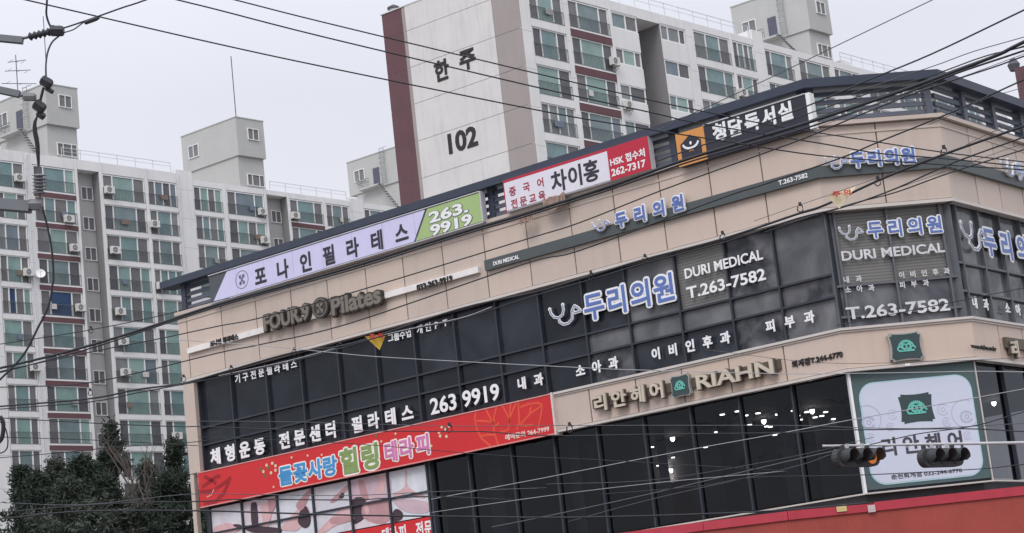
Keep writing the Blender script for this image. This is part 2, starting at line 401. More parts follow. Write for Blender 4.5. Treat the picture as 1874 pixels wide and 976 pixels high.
S2 = seams(MAIN, [(1082.6, 715.7), (1172, 733), (1258, 726), (1344, 708), (1437.8, 638.5)])
panels(MAIN, [-8.72]+S2+[0.0], Z2T+.06, Z3B-.06, .12)
panels(CHAM, [0.0, CW], Z2T+.06, Z3B-.06, .12)
panels(RIGHT, [0.0, 1.35, 2.7, 4.05, 5.4, 6.75, 8.1, 9.4, 10.7, 12.0], Z2T+.06, Z3B-.06, .12)
panels(MAIN, [UL, -22.3], 8.86, Z3T+.05, .14); panels(MAIN, [UL, -22.62], 0.2, 8.86, .14)
for face, a, b in ((MAIN, UL, 0.0), (CHAM, 0.0, CW), (RIGHT, 0.0, RW)):
    for nm, z0, z1, d, m in (('coping', ZCOP, ZCOP+.10, .26, COPING), ('trim', Z3T-.03, Z3T+.05, .17, TRIM), ('coping', ZCOP-.22, ZCOP-.17, .16, COPING)):
        ua, ub = span(face, a, b, d); mb = MB(); face.box(mb, ua, ub, z0, z1, -.05, d); mb.build(nm, m, shop)
    a2 = -8.72 if face is MAIN else a
    for nm, z0, z1, d, m in (('trim', Z3B-.05, Z3B+.01, .19, TRIM), ('trim', Z3B-.10, Z3B-.055, .15, TRIM), ('trim', Z2T-.01, Z2T+.06, .17, TRIM), ('sill', Z2B-.12, Z2B-.085, .08, TRIM)):
        ua, ub = span(face, a2, b, d); mb = MB(); face.box(mb, ua, ub, z0, z1, -.05, d); mb.build(nm, m, shop)
# third floor glass: panes between mullions, three rows
M3 = seams(MAIN, [(420.9, 695), (486.3, 688.2), (548.3, 660.7), (618.8, 667.5), (688.4, 660.7), (757.3, 628.2), (829.8, 598.4), (906.5, 577), (985.4, 568.5),
                  (1061.9, 524.5), (1150.7, 587), (1232.6, 482.7), (1323.2, 454.8), (1419.3, 484.3)])
H1, H2 = MAIN.uv(560, 737)[1], MAIN.uv(1100, 643)[1]
CORN = glass('grey corner film with painted haze', (76, 78, 85), .12, .3, 1.0, (118, 119, 124), 1.3, wave=.2)  # corner panes greyed, with reflected haze mixed into their colour
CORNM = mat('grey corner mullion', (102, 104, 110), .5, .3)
def glazing(face, cuts, rows, pick, d=-.10, top=Z3T, bot=Z3B, mw=.05, name='glass_pane', mullm=MULL):
    for i, (a, b) in enumerate(zip(cuts[:-1], cuts[1:])):
        for j, (z0, z1) in enumerate(zip(rows[:-1], rows[1:])):
            m = pick(i, j)
            if m is None: continue
            tl = random.uniform(-.012, .012); mb = MB()
            mb.quad(face.P(a+mw*.3, z0+.02, d+tl), face.P(b-mw*.3, z0+.02, d-tl), face.P(b-mw*.3, z1-.02, d-tl*.4), face.P(a+mw*.3, z1-.02, d+tl*.6))
            mb.build(name, m, shop)
    for a in cuts:
        mb = MB(); face.box(mb, a-mw/2, a+mw/2, bot, top, -.2, .0); mb.build('mullion', mullm, shop)
    for z in rows[1:-1]:
        mb = MB(); face.box(mb, cuts[0], cuts[-1], z-.026, z+.026, -.18, -.012); mb.build('transom', mullm, shop)
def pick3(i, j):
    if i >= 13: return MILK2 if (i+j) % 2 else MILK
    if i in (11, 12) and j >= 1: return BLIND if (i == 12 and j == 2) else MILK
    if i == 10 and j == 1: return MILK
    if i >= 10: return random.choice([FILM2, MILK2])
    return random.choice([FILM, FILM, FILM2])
R3 = [Z3B, H2, H1, Z3T]
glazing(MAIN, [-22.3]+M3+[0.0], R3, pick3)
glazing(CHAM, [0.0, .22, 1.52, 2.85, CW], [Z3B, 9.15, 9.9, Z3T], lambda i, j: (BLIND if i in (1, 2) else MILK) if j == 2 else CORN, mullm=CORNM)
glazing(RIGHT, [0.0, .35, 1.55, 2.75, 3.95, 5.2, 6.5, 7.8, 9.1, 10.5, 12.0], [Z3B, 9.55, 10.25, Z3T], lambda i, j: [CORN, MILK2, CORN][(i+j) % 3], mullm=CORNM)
# second floor salon glass, see-through with a dark tint
SAL = clear_glass('dark tinted salon glass', (.32, .33, .37))
M2 = seams(MAIN, [(855.4, 837), (934.2, 824.4), (1011, 794.5), (1091, 788), (1175.6, 769), (1261.6, 750), (1351, 733), (1447.4, 711.8)])
glazing(MAIN, [-13.2]+M2+[-.02], [Z2B-.05, Z2T], lambda i, j: SAL, top=Z2T, bot=Z2B-.05, mw=.05)
glazing(RIGHT, [0.06, 1.55, 3.1, 4.65, 6.2, 7.75, 9.3, 10.7, 12.0], [Z2B-.05, Z2T], lambda i, j: SAL, top=Z2T, bot=Z2B-.05, mw=.05)
mb = MB(); MAIN.box(mb, -22.5, -13.2, Z2B-.3, 7.83, -.25, -.12); mb.build('wall', MULL, shop)
mb = MB(); MAIN.box(mb, -13.28, -13.2, Z2B-.3, 7.83, -.10, .04); mb.build('mullion', MULL, shop)
mb = MB(); CHAM.box(mb, 0.0, CW, Z2B-.12, Z2T-.01, -.25, -.06); mb.build('wall', MULL, shop)
# roof screen: posts, slats and cap
def cap(face, a, b):
    ua, ub = span(face, a, b, .34); mb = MB()
    va, vb = span(face, a, b, -.25)
    mb.hexa([face.P(va, 14.76, -.25), face.P(vb, 14.76, -.25), face.P(ub, 14.76, .34), face.P(ua, 14.76, .34),
             face.P(va, ZROOF, -.25), face.P(vb, ZROOF, -.25), face.P(ub, ZROOF-.02, .34), face.P(ua, ZROOF-.02, .34)])
    mb.build('roof_cap', NAVY, shop)
cap(MAIN, -23.3, 0.0); cap(CHAM, 0.0, CW); cap(RIGHT, 0.0, RW)
def slats(face, a, b, posts):
    for k in range(4):
        z = 13.97+k*.205
        for p, q in zip(posts[:-1], posts[1:]):
            mb = MB()
            mb.hexa([face.P(p+.07, z, -.02), face.P(q-.07, z, -.02), face.P(q-.07, z, .06), face.P(p+.07, z, .06),
                     face.P(p+.07, z+.115, -.06), face.P(q-.07, z+.115, -.06), face.P(q-.07, z+.115, .02), face.P(p+.07, z+.115, .02)])
            mb.build('louvre_slat', SLATM, shop)
    for p in posts:
        mb = MB(); face.box(mb, p-.09, p+.09, 13.86, 14.76, -.14, .10); mb.build('post', SLATM if face is not MAIN else NAVY, shop)
slats(MAIN, UL, 0, [UL+.3, -20.2, -18.0, -15.8, -13.5, -11.4, -10.0, -8.0, -6.0, -3.95, -2.4, -.14])
slats(CHAM, 0, CW, [.05, CW-.12]); slats(RIGHT, 0, RW, [1.6, 3.3, 5.0, 6.7, 8.4, 10.1, 11.9])
for k in range(4):
    z = 13.97+k*.205; mb = MB(); RIGHT.box(mb, .1, 1.53, z, z+.115, -.04, .04); mb.build('louvre_slat', SLATM, shop)
# roof slab and a low parapet behind the screen
mb = MB(); mb.prism(plan(-.4), 13.70, 13.80); mb.build('roof', GREYW, shop)

# ceiling lights inside the salon
ORD = ['first', 'second', 'third', 'fourth', 'fifth', 'sixth', 'seventh', 'eighth', 'ninth', 'tenth', 'eleventh', 'twelfth', 'thirteenth', 'fourteenth', 'fifteenth', 'sixteenth', 'seventeenth', 'eighteenth', 'nineteenth', 'twentieth',
       'twenty first', 'twenty second', 'twenty third', 'twenty fourth', 'twenty fifth']
ORD += ['twenty '+q for q in ORD[5:9]]+['thirtieth']+['thirty '+q for q in ORD[:9]]+['fortieth']+['forty '+q for q in ORD[:9]]
LG = mat('ceiling light glow', (255, 250, 240), emit=9.0)
LAMPS = [('B', p) for p in ((935, 347), (1015, 330), (1125, 340), (1230, 347), (1155, 377), (1250, 368), (670, 470), (627, 595), (675, 575), (765, 575), (905, 440), (893, 550), (622, 650), (663, 638), (766, 680), (840, 662))]
LAMPS += [('C', p) for p in ((112, 412), (130, 433), (275, 392), (208, 420), (220, 438), (290, 427), (376, 435), (1138, 355))]
rings = mat('lamp trim', (150, 150, 150))
LAMPS += [('B', p) for p in ((560, 520), (596, 618), (712, 604), (742, 640), (806, 588), (846, 520), (960, 410), (990, 480), (1060, 352), (1080, 402), (1190, 412), (1215, 455), (700, 700))]
LAMPS += [('C', p) for p in ((60, 470), (170, 398), (250, 402), (322, 420), (340, 402), (1190, 380))]
LAMPS.sort(key=lambda q: (1000+q[1][0]/2.905) if q[0] == 'B' else (1380+q[1][0]/2.595))
for i, (k, (x, y)) in enumerate(LAMPS):
    px, py = (1000+x/2.905, 640+y/2.905) if k == 'B' else (1380+x/2.595, 600+y/2.595)
    r = ray(px, py); t = (7.74-EYE.z)/r.z; p = EYE+r*t
    if t > 60: t = 60; p = EYE+r*60
    big = (x, y) in ((1155, 377), (670, 470), (627, 595), (275, 392), (663, 638), (1138, 355))
    R = .065
    o = thing('ceiling_light', p, '%s lit %s from the left behind the dark salon glass' % (ORD[i], 'globe lamp' if big else 'flat downlight'), 'ceiling light', 'lit lamps inside the salon')
    if big:
        pl = bpy.data.lights.new('lamp_glow', 'POINT'); pl.energy = 9; pl.color = (1, .93, .85); pl.shadow_soft_size = .12
        po = bpy.data.objects.new('lamp_glow', pl); COL.objects.link(po); po.parent = o; po.location = (0, 0, -.25)
        mb = MB(); mb.tube([p+Vector((0, 0, q)) for q in (-.10, -.06, 0, .06)], [.02, .06, .07, .035], 10); mb.build('bulb', LG, o)
    else:
        mb = MB(); mb.tube([p+Vector((0, 0, -.005)), p+Vector((0, 0, .015))], R, 12); mb.build('bulb', LG, o)
    mb = MB(); mb.tube([p+Vector((0, 0, .016)), p+Vector((0, 0, .058))], R+.02, 12); mb.build('trim_ring', rings, o)

# ------------------------------------------------------------------ rooftop signs on the main front
def pxbox(face, TL, BR): (a, b), (c, e2) = face.uv(*TL), face.uv(*BR); return a, c, e2, b
F3 = MAIN.off(.36)
zt, zb = 14.62, 13.87
# lilac banner
uL, uM0, uM1, uR = F3.uv(381.5, 504)[0], F3.uv(391, 551)[0], F3.uv(415.6, 497)[0], F3.uv(880, 375)[0]
ud0, ud1 = F3.uv(758.4, 447)[0], F3.uv(778.4, 386)[0]
zt = F3.uv(640, 427)[1]; zb = F3.uv(640, 478)[1]
sg = thing('rooftop_banner', F3.P(uL, zb, 0), 'long lilac rooftop banner with dark Korean letters, green phone number block at its right end', 'sign')
ORIG_ = None
mb = MB(); F3.box(mb, uL, uR, zb-.02, zt+.02, -.16, -.005); mb.build('sign_box', mat('sign box metal', (88, 90, 96)), sg)
mb = MB(); F3.plate(mb, [(uM0, zb), (ud0, zb), (ud1, zt), (uM1, zt)], .0, .012); mb.build('lilac_face', mat('lilac sign face', (210, 206, 238), .5, .3, var=.05), sg)
mb = MB(); F3.plate(mb, [(ud0+.08, zb), (uR, zb), (uR, zt), (ud1+.08, zt)], .0, .012); mb.build('green_face', mat('green sign face', (166, 190, 130), .5, .3, var=.04), sg)
for k in range(1, 9):
    x_ = uL+(uR-uL)*k/9.0; mb = MB(); F3.box(mb, x_-.006, x_+.006, zb+.005, zt-.005, .0, .0135); mb.build('sheet_seam', mat('sheet seam shade', (176, 172, 204)), sg)
mb = MB(); F3.box(mb, uL, uR+.02, zb-.05, zb-.02, -.1, .03); F3.box(mb, uL, uR+.02, zt+.02, zt+.05, -.1, .03); F3.box(mb, uR, uR+.05, zb-.02, zt+.02, -.16, .03)
mb.build('sign_frame', mat('silver sign frame', (190, 190, 196), .35, .5), sg)
lettering(sg, F3, '포나인필라테스', (468, 520.5), (746, 411), LETD, .013, .01, .012, h=36, track=True, asp=.92)
PHON = (mat('dark outline print', (70, 70, 78)), .04, .004)
lettering(sg, F3, '263.', (786, 404), (857, 374), LETW, .013, .014, .016, back=PHON, h=21)
lettering(sg, F3, '9919', (789, 431), (864, 393), LETW, .013, .014, .016, back=PHON, h=21)
cu, cz = F3.uv(443.3, 512)
mb = MB(); F3.ribbon(mb, arc(cu, cz, .27, .27, 0, 360, 24), .02, .013, .016)
for s_ in (-1, 1):
    F3.ribbon(mb, [(cu-s_*.09, cz-.12), (cu+s_*.09, cz+.12)], .04, .013, .018)
for s_ in (-1, 1):
    for q in (-1, 1): F3.ribbon(mb, arc(cu+s_*.07, cz+q*.1, .045, .05, 0, 360, 8), .02, .013, .017)
mb.build('emblem', mat('grey violet print', (110, 104, 130)), sg)
# red and white academy sign
F4 = MAIN.off(.40)
uL, uR, uS = F4.uv(923.6, 360)[0], F4.uv(1189, 285)[0], F4.uv(1114, 300)[0]
zt = F4.uv(1050, 291)[1]; zb = F4.uv(1050, 352)[1]
sg = thing('academy_sign', F4.P(uL, zb, 0), 'white rooftop sign with a crimson block at its right, rusty lower edge', 'sign')
mb = MB(); F4.box(mb, uL, uR, zb, zt, -.22, -.004); mb.build('sign_box', mat('white sign box', (208, 206, 210), .5, .3), sg)
mb = MB(); F4.box(mb, uL+.03, uS, zb+.03, zt-.07, -.002, .012); mb.build('white_face', mat('white sign face', (226, 222, 232), .45, .3, var=.04), sg)
CRIM = mat('crimson sign face', (188, 44, 66), .4, .35, var=.05)
mb = MB(); F4.box(mb, uS+.002, uR, zb, zt-.002, -.002, .014); mb.build('crimson_face', CRIM, sg)
mb = MB(); F4.box(mb, uL, uS, zt-.068, zt, -.002, .016); F4.box(mb, uL, uL+.028, zb, zt-.069, -.002, .013); mb.build('crimson_border', CRIM, sg)
CR2 = mat('dark red print', (160, 60, 74))
lettering(sg, F4, '중국어', (933, 358), (995, 327), CR2, .013, .006, .0, h=17, track=True)
lettering(sg, F4, '전문교육', (936, 380), (998, 351), CR2, .013, .006, .0, h=17, track=True)
lettering(sg, F4, '차이홍', (1011, 347), (1095, 297), LETD, .013, .006, .008, h=40, track=True)
lettering(sg, F4, 'HSK 접수처', (1118, 303), (1180, 274), LETW, .015, .006, .01, h=16)
lettering(sg, F4, '262-7317', (1120, 320.5), (1182, 295), LETW, .015, .006, .01, h=14)
# torn rusty sheet pieces hanging at its lower edge
RUST = mat('rusty torn sheet', (164, 140, 128), .85, .1, var=.35, scale=8, bump=.6, bscale=20)
def torn(cx_, cy_, ww, hh, label, seed):
    rr = random.Random(seed); c = F4.hit(cx_, cy_); mb = MB(); n = 9
    for k in range(3):
        top = [(-ww/2+ww*i/n, hh*.5-rr.random()*hh*.2) for i in range(n+1)]; bot = [(-ww/2+ww*i/n, -hh*.1-rr.random()*hh*.35) for i in range(n+1)]
        base = .03+.03*k
        def q(p, j): return c+MAIN.d*(p[0]*(1-.2*k))+Vector((0, 0, p[1]-.03*k))+MAIN.n*(base+(.02 if j % 2 else 0)+rr.random()*.02)
        T = [q(p, i) for i, p in enumerate(top)]; B = [q(p, i+1) for i, p in enumerate(bot)]
        for i in range(n): mb.quad(B[i], B[i+1], T[i+1], T[i])
    tag(mb.build('torn_sheet', RUST), label, 'torn sheet', 'torn rusty sheets under the academy sign')
torn(1016, 371, .75, .42, 'larger torn rusty sheet hanging under the middle of the white and crimson sign', 1)
torn(965, 399, .55, .30, 'smaller crumpled rusty sheet on the coping left under the white and crimson sign', 2)
# study room sign
F5 = MAIN.off(.38)
uL, uM, uR = F5.uv(1239.5, 275)[0], F5.uv(1291, 258)[0], F5.uv(1478, 200)[0]
zt = F5.uv(1390, 199)[1]; zb = F5.uv(1390, 263)[1]
sg = thing('study_room_sign', F5.P(uL, zb, 0), 'black rooftop sign with white letters and an orange square emblem at its left', 'sign')
mb = MB(); F5.box(mb, uL, uR, zb, zt, -.2, -.004); mb.build('sign_box', NAVY, sg)
ORG = mat('orange sign face', (214, 148, 84), .45, .3, var=.05)
mb = MB(); F5.box(mb, uL, uM, zb, zt, -.002, .014); mb.build('orange_face', ORG, sg)
BLK = mat('near black sign face', (52, 52, 64), .4, .3, var=.06)
mb = MB(); F5.box(mb, uM+.002, uR, zb, zt, -.002, .010); mb.build('black_face', BLK, sg)
mb = MB(); F5.box(mb, uR+.001, uR+.11, zb-.02, zt+.02, -.2, .02); mb.build('side_frame', LETW, sg)
mb = MB(); F5.box(mb, uM, uR, zt+.001, zt+.03, -.2, .03); mb.build('top_frame', mat('silver sign frame', (190, 190, 196)), sg)
cu = (uL+uM)/2; cz = (zb+zt)/2+.02; hw = (uM-uL)*.36
mb = MB(); F5.plate(mb, [(cu-hw, cz-.30), (cu+hw, cz-.30), (cu+hw, cz+.10), (cu, cz+.30), (cu-hw, cz+.10)], .0145, .018); mb.build('emblem_board', BLK, sg)
mb = MB(); F5.ribbon(mb, arc(cu, cz+.10, hw*.75, .15, 190, 350, 10), .055, .0185, .022); F5.plate(mb, arc(cu, cz+.08, .035, .045, 0, 330, 10), .0185, .0215)
mb.build('emblem_figure', LETW, sg)
mb = MB(); F5.plate(mb, [(cu-.08, cz-.15), (cu-.03, cz-.08), (cu+.03, cz-.08), (cu+.08, cz-.15), (cu+.03, cz-.12), (cu-.03, cz-.12)], .0185, .021); mb.build('emblem_star', ORG, sg)
lettering(sg, F5, '청담독서실', (1306, 258), (1449, 188), LETW, .011, .008, .022, h=34, track=True, asp=1.0)

# ------------------------------------------------------------------ wall signs on the beige band
F6 = MAIN.off(.19)
uL, uR = F6.uv(345, 642)[0], F6.uv(877.5, 495)[0]; zt = (F6.uv(345, 637)[1]+F6.uv(876.8, 489)[1])/2
sg = thing('studio_bar_sign', F6.P(uL, zt-.17, 0), 'long white bar with charcoal fitness studio letters and a round emblem across its middle', 'sign')
mb = MB(); F6.box(mb, uL, uR, zt-.17, zt, -.045, .06); mb.build('bar', mat('white sign bar', (236, 230, 228), .45, .3), sg)
FB = MAIN.off(.255)
DK = mat('black print', (48, 46, 46))
lettering(sg, FB, '포나인 필라테스', (385, 632.5), (436, 613), DK, .0, .03, .01, h=11)
lettering(sg, FB, '033-263-9919', (763.5, 529), (828, 507), DK, .0, .03, .01, h=11)
FACE = mat('grey letter face', (126, 118, 110), .5, .3); OUTL = (DSHADE, .075, .02)
BO = (mat('charcoal letter return', (88, 84, 80)), .085, .03)
lettering(sg, FB, 'FOUR.9', (489, 604), (570, 560), FACE, .0, .14, .015, back=(mat('dark letter outline', (64, 60, 58)), .075, .02), h=30)
lettering(sg, FB, 'Pilates', (613, 574), (701, 528), FACE, .0, .14, .015, back=(mat('dark letter outline', (64, 60, 58)), .075, .02), h=33)
cu, cz = FB.uv(591, 564)
mb = MB(); FB.plate(mb, arc(cu, cz, .33, .31, 0, 345, 23), 0, .12); rd = mb.build('round_emblem', mat('dark letter outline', (64, 60, 58)), sg)
mb = MB(); FB.ribbon(mb, arc(cu, cz, .27, .25, 0, 360, 24), .03, .12, .135)
for s_ in (-1, 1):
    FB.ribbon(mb, [(cu-s_*.09, cz-.12), (cu+s_*.09, cz+.12)], .035, .12, .137)
    for q in (-1, 1): FB.ribbon(mb, arc(cu+s_*.075, cz+q*.11, .045, .05, 0, 360, 8), .025, .12, .136)
mb.build('emblem_lines', FACE, rd)

BAR = mat('dark grey green metal bar', (84, 90, 92), .45, .3, var=.06)
def icon(parent, face, BL, TR, m1_, m2_=None, d=.0, th=.03, wd=.13):
    (u0, z0), (u1, z1) = face.uv(*BL), face.uv(*TR)
    def T(x, y): return (u0+(x-.08)/.84*(u1-u0), z0+(y)*(z1-z0))
    path = [T(.10, .92), T(.12, .70), T(.20, .50), T(.33, .42), T(.44, .52), T(.48, .72), T(.48, .98)]
    tail = [T(.33, .42), T(.33, .22), T(.44, .06), T(.58, .06), T(.70, .22), T(.72, .60), T(.80, .80), T(.90, .66), T(.96, .48), T(.78, .46), T(.74, .60)]
    h = (z1-z0)
    mb = MB(); face.ribbon(mb, path, h*wd, d, d+th); face.ribbon(mb, tail, h*wd, d, d+th+.003)
    for p in (path[0], path[-1]): face.plate(mb, arc(p[0], p[1], h*.09, h*.09, 0, 330, 8), d, d+th+.005)
    o = mb.build('stethoscope_emblem', m1_, parent)
    if m2_:
        mb = MB(); face.ribbon(mb, path, h*wd*.4, d+th, d+th+.008); face.ribbon(mb, tail, h*wd*.4, d+th, d+th+.01); mb.build('emblem_line', m2_, o)
# grey bar that turns the corner with the clinic's name three times
uL = F6.uv(889.5, 486)[0]; z_t = 12.93; z_b = 12.67
z_t = (F6.uv(888.5, 476.8)[1]+F6.uv(1494.8, 306.5)[1])/2; z_b = (F6.uv(890.6, 495)[1]+F6.uv(1504.6, 326)[1])/2
sg = thing('clinic_bar_sign', F6.P(uL, z_b, 0), 'long dark grey bar wrapping round the corner with blue and white clinic letters', 'sign')
for f_, a, b in ((MAIN, uL, 0.0), (CHAM, 0.0, CW), (RIGHT, 0.0, 9.0)):
    ua, ub = span(f_, a, b, .26); mb = MB(); va, vb = span(f_, a, b, .15)
    mb.hexa([f_.P(va, z_b, .15), f_.P(vb, z_b, .15), f_.P(ub, z_b, .26), f_.P(ua, z_b, .26), f_.P(va, z_t, .15), f_.P(vb, z_t, .15), f_.P(ub, z_t, .26), f_.P(ua, z_t, .26)])
    mb.build('bar', BAR, sg)
FM, FC, FR = MAIN.off(.27), CHAM.off(.27), RIGHT.off(.27)
WB = (LETW, .085, .025)
icon(sg, FM, (1088, 428), (1115, 399), LETW, BLUEL, .02, .06)
lettering(sg, FM, '두리의원', (1130, 416), (1253, 359), BLUEL, .02, .08, .0, back=WB, h=29, track=True)
lettering(sg, FM, 'DURI MEDICAL', (903, 484), (950, 469), LETW, .0, .01, .01, h=7.5)
lettering(sg, FM, 'T.263-7582', (1425, 337), (1478, 319), LETW, .0, .01, .005, h=9)
icon(sg, FC, (1511, 313), (1545, 286), LETW, BLUEL, .02, .06)
lettering(sg, FC, '두리의원', (1556, 307), (1671, 272.5), BLUEL, .02, .08, .0, back=WB, h=29, track=True)
icon(sg, FR, (1832, 320), (1854, 297), LETW, BLUEL, .02, .06)
lettering(sg, FR, '두리의원', (1858, 326), (1940, 325), mat('pale blue letter face', (178, 188, 214)), .02, .08, .0, back=WB, h=28, track=True)

# ------------------------------------------------------------------ lettering stuck on the third floor glass
FG = MAIN.off(.01)
wl = thing('clinic_window_lettering', FG.P(-8, 9, 0), 'large blue and white clinic name with white telephone number on the main front glass', 'lettering')
icon(wl, FG, (1010, 602), (1059, 550), LETW, mat('grey blue line', (130, 140, 165)), .0, .03)
lettering(wl, FG, '두리의원', (1072, 585), (1232, 502), BLUEL, .006, .03, .0, back=(LETW, .075, .012), h=50, track=True)
lettering(wl, FG, 'DURI MEDICAL', (1254, 507), (1395, 460), LETW, .0, .012, .0, h=19)
lettering(wl, FG, 'T.263-7582', (1258, 544), (1400, 494), LETW, .0, .012, .0, h=22)
for s_, a, b in (('내과', (948, 712), (993, 685)), ('소아과', (1055, 688), (1130, 655)), ('이비인후과', (1193, 657), (1335, 609)), ('피부과', (1402, 607), (1489, 571))):
    lettering(wl, FG, s_, a, b, LETW, .0, .012, .02, h=23, track=True)
wl = thing('studio_window_lettering', FG.P(-20, 9, 0), 'white fitness studio lettering and phone number on the left part of the third floor glass', 'lettering')
for s_, a, b, k in (('기구전문필라테스', (430, 698), (543, 662), .0), ('그룹수업', (711, 626), (752, 602), .0), ('개인PT', (763, 610.5), (820, 583), .0), ('체형운동', (386, 849), (484, 803), .02),
                    ('전문센터', (512, 822), (614, 772), .02), ('필라테스', (645, 791), (755, 742), .018), ('263 9919', (789, 757), (912.5, 704), .001)):
    lettering(wl, FG, s_, a, b, LETW, .0, .012, k, h=31 if k else 16, track=s_[0] != '2')
FH = CHAM.off(.01)
wl = thing('corner_window_lettering', FH.P(1.5, 9, 0), 'clinic name and departments on the blinds of the narrow corner window', 'lettering')
icon(wl, FH, (1538, 442), (1575, 412), LETW, mat('grey blue line', (130, 140, 165)), .0, .02)
lettering(wl, FH, '두리의원', (1589, 436), (1721, 396), BLUEL, .006, .03, .0, back=(LETW, .075, .012), h=31, track=True)
for s_, a, b in (('DURI MEDICAL', (1541, 477), (1727, 445)), ('내과', (1544, 518.5), (1576, 504)), ('소아과', (1547, 536.5), (1599, 521)), ('이비인후과', (1645, 509), (1737, 491)),
                 ('피부과', (1646, 527), (1699, 513)), ('T.263-7582', (1550, 584), (1736, 547.5))):
    lettering(wl, FH, s_, a, b, mat('soft white window vinyl', (214, 214, 217), .5, .3), .0, .012, .0, h={'D': 18, 'T': 23}.get(s_[0], 12), track=s_[0] not in 'DT')
FI = RIGHT.off(.01)
wl = thing('side_window_lettering', FI.P(2, 9, 0), 'clinic name cut off by the right picture edge on the side front glass', 'lettering')
icon(wl, FI, (1763, 455), (1797, 413), LETW, mat('grey blue line', (130, 140, 165)), .0, .03)
lettering(wl, FI, '두리의원', (1803, 467), (1904, 440), BLUEL, .006, .03, .0, back=(LETW, .075, .012), h=50, track=True)
lettering(wl, FI, '내과 소아과', (1781, 565), (1884, 560), LETW, .0, .012, .012, h=21, track=True)

# ------------------------------------------------------------------ hair salon signs on the lower beige band
def emblem(parent, face, cu, cz, hw, hh, d, th, rim=True):
    def shape(a, b):
        n_ = .16
        pts = [(-a+n_*a, -b), (-.5*a, -b*.95), (0, -b*.92), (.5*a, -b*.95), (a-n_*a, -b), (a-n_*a, -b+n_*b), (a, -b+n_*b), (a*.94, -.4*b), (a*.91, 0), (a*.94, .4*b), (a, b-n_*b), (a-n_*a, b-n_*b),
               (a-n_*a, b), (.5*a, b*.95), (0, b*.92), (-.5*a, b*.95), (-a+n_*a, b), (-a+n_*a, b-n_*b), (-a, b-n_*b), (-a*.94, .4*b), (-a*.91, 0), (-a*.94, -.4*b), (-a, -b+n_*b), (-a+n_*a, -b+n_*b)]
        return [(cu+x, cz+z) for x, z in pts]
    if rim:
        mb = MB(); face.plate(mb, shape(hw*1.12, hh*1.12), d, d+th*.85); mb.build('rim', mat('silver emblem rim', (170, 168, 164), .35, .5), parent)
    mb = MB(); face.plate(mb, shape(hw, hh), d, d+th); e_ = mb.build('emblem_board', EMB, parent)
    mb = MB(); q = d+th
    for s_ in (-1, 1):
        face.ribbon(mb, arc(cu+s_*hw*.42, cz-hh*.18, hw*.16, hh*.16, 0, 300, 9), hw*.10, q, q+.012)
        face.ribbon(mb, arc(cu+s_*hw*.13, cz-hh*.02, hw*.12, hh*.2, 30, 330, 9), hw*.10, q, q+.010)
        face.ribbon(mb, [(cu+s_*hw*.05, cz-hh*.30), (cu+s_*hw*.25, cz-hh*.18), (cu+s_*hw*.30, cz+hh*.1), (cu+s_*hw*.2, cz+hh*.25)], hw*.09, q, q+.011)
    face.ribbon(mb, arc(cu, cz-hh*.12, hw*.5, hh*.48, 15, 165, 12), hw*.10, q, q+.013)
    face.ribbon(mb, [(cu-hw*.5, cz-hh*.36), (cu+hw*.5, cz-hh*.36)], hw*.08, q, q+.012)
    for a_ in range(35, 150, 14):
        face.plate(mb, arc(cu+hw*.5*math.cos(rad(a_)), cz-hh*.12+hh*.58*math.sin(rad(a_)), hw*.05, hh*.06, 0, 300, 6), q, q+.012)
    mb.build('scroll_motif', MINT, e_)
F7 = MAIN.off(.30)
CHL = mat('cream channel letter', (204, 192, 176), .45, .3)
sg = thing('salon_letter_sign', F7.P(-6, 8.1, 0), 'raised cream hair salon letters with dark returns and a square green emblem', 'sign')
RET = mat('bronze letter return', (98, 88, 80), .5, .3)
zs = (F7.uv(1086, 740)[1]+F7.uv(1420, 668)[1])/2
mb = MB(); MAIN.box(mb, F7.uv(1080, 745)[0], F7.uv(1424, 672)[0], zs-.10, zs+.14, .125, .19); mb.build('mounting_rail', RET, sg)
lettering(sg, F7, '리안헤어', (1088, 752), (1214, 700), CHL, -.10, .14, .01, back=(RET, .04, .05), h=31, track=True, asp=1.15)
lettering(sg, F7, 'RIAHN', (1277, 713), (1414, 658), CHL, -.10, .14, .0, back=(RET, .03, .05), h=27)
cu, cz = F7.uv(1245, 706); emblem(sg, F7, cu, cz, .26, .25, -.10, .12)
FJ = MAIN.off(.125)
lettering(sg, FJ, '퇴계점T.244-6770', (1450, 670), (1542, 645), DK, .0, .03, .005, h=13)
F8 = CHAM.off(.13); cu, cz = F8.uv(1655.5, 635.5)
sg = thing('corner_emblem_sign', F8.P(cu, cz-.33, 0), 'square green emblem board with mint scrollwork above the corner salon poster', 'sign')
emblem(sg, F8, cu, cz, .37, .31, .0, .12)
mb = MB(); F8.box(mb, cu-.08, cu+.05, cz-.46, cz-.40, -.01, .07); mb.build('floodlight', LETW, sg)
F9 = RIGHT.off(.125)
sg = thing('side_salon_sign', F9.P(1, 8.1, 0), 'salon web address and raised cream letters at the right end of the lower beige band', 'sign')
lettering(sg, F9, 'www.riahn.co.kr', (1777, 638), (1822, 634), DK, .0, .02, .01, h=8)
lettering(sg, F9.off(.14), '리안헤어', (1853, 652), (1960, 640), CHL, -.10, .14, .01, back=(RET, .055, .05), h=30, track=True)
mb = MB(); RIGHT.box(mb, RIGHT.uv(1829, 640)[0], RIGHT.uv(1829, 640)[0]+4, 8.2, 8.46, .125, .21); mb.build('mounting_rail', RET, sg)

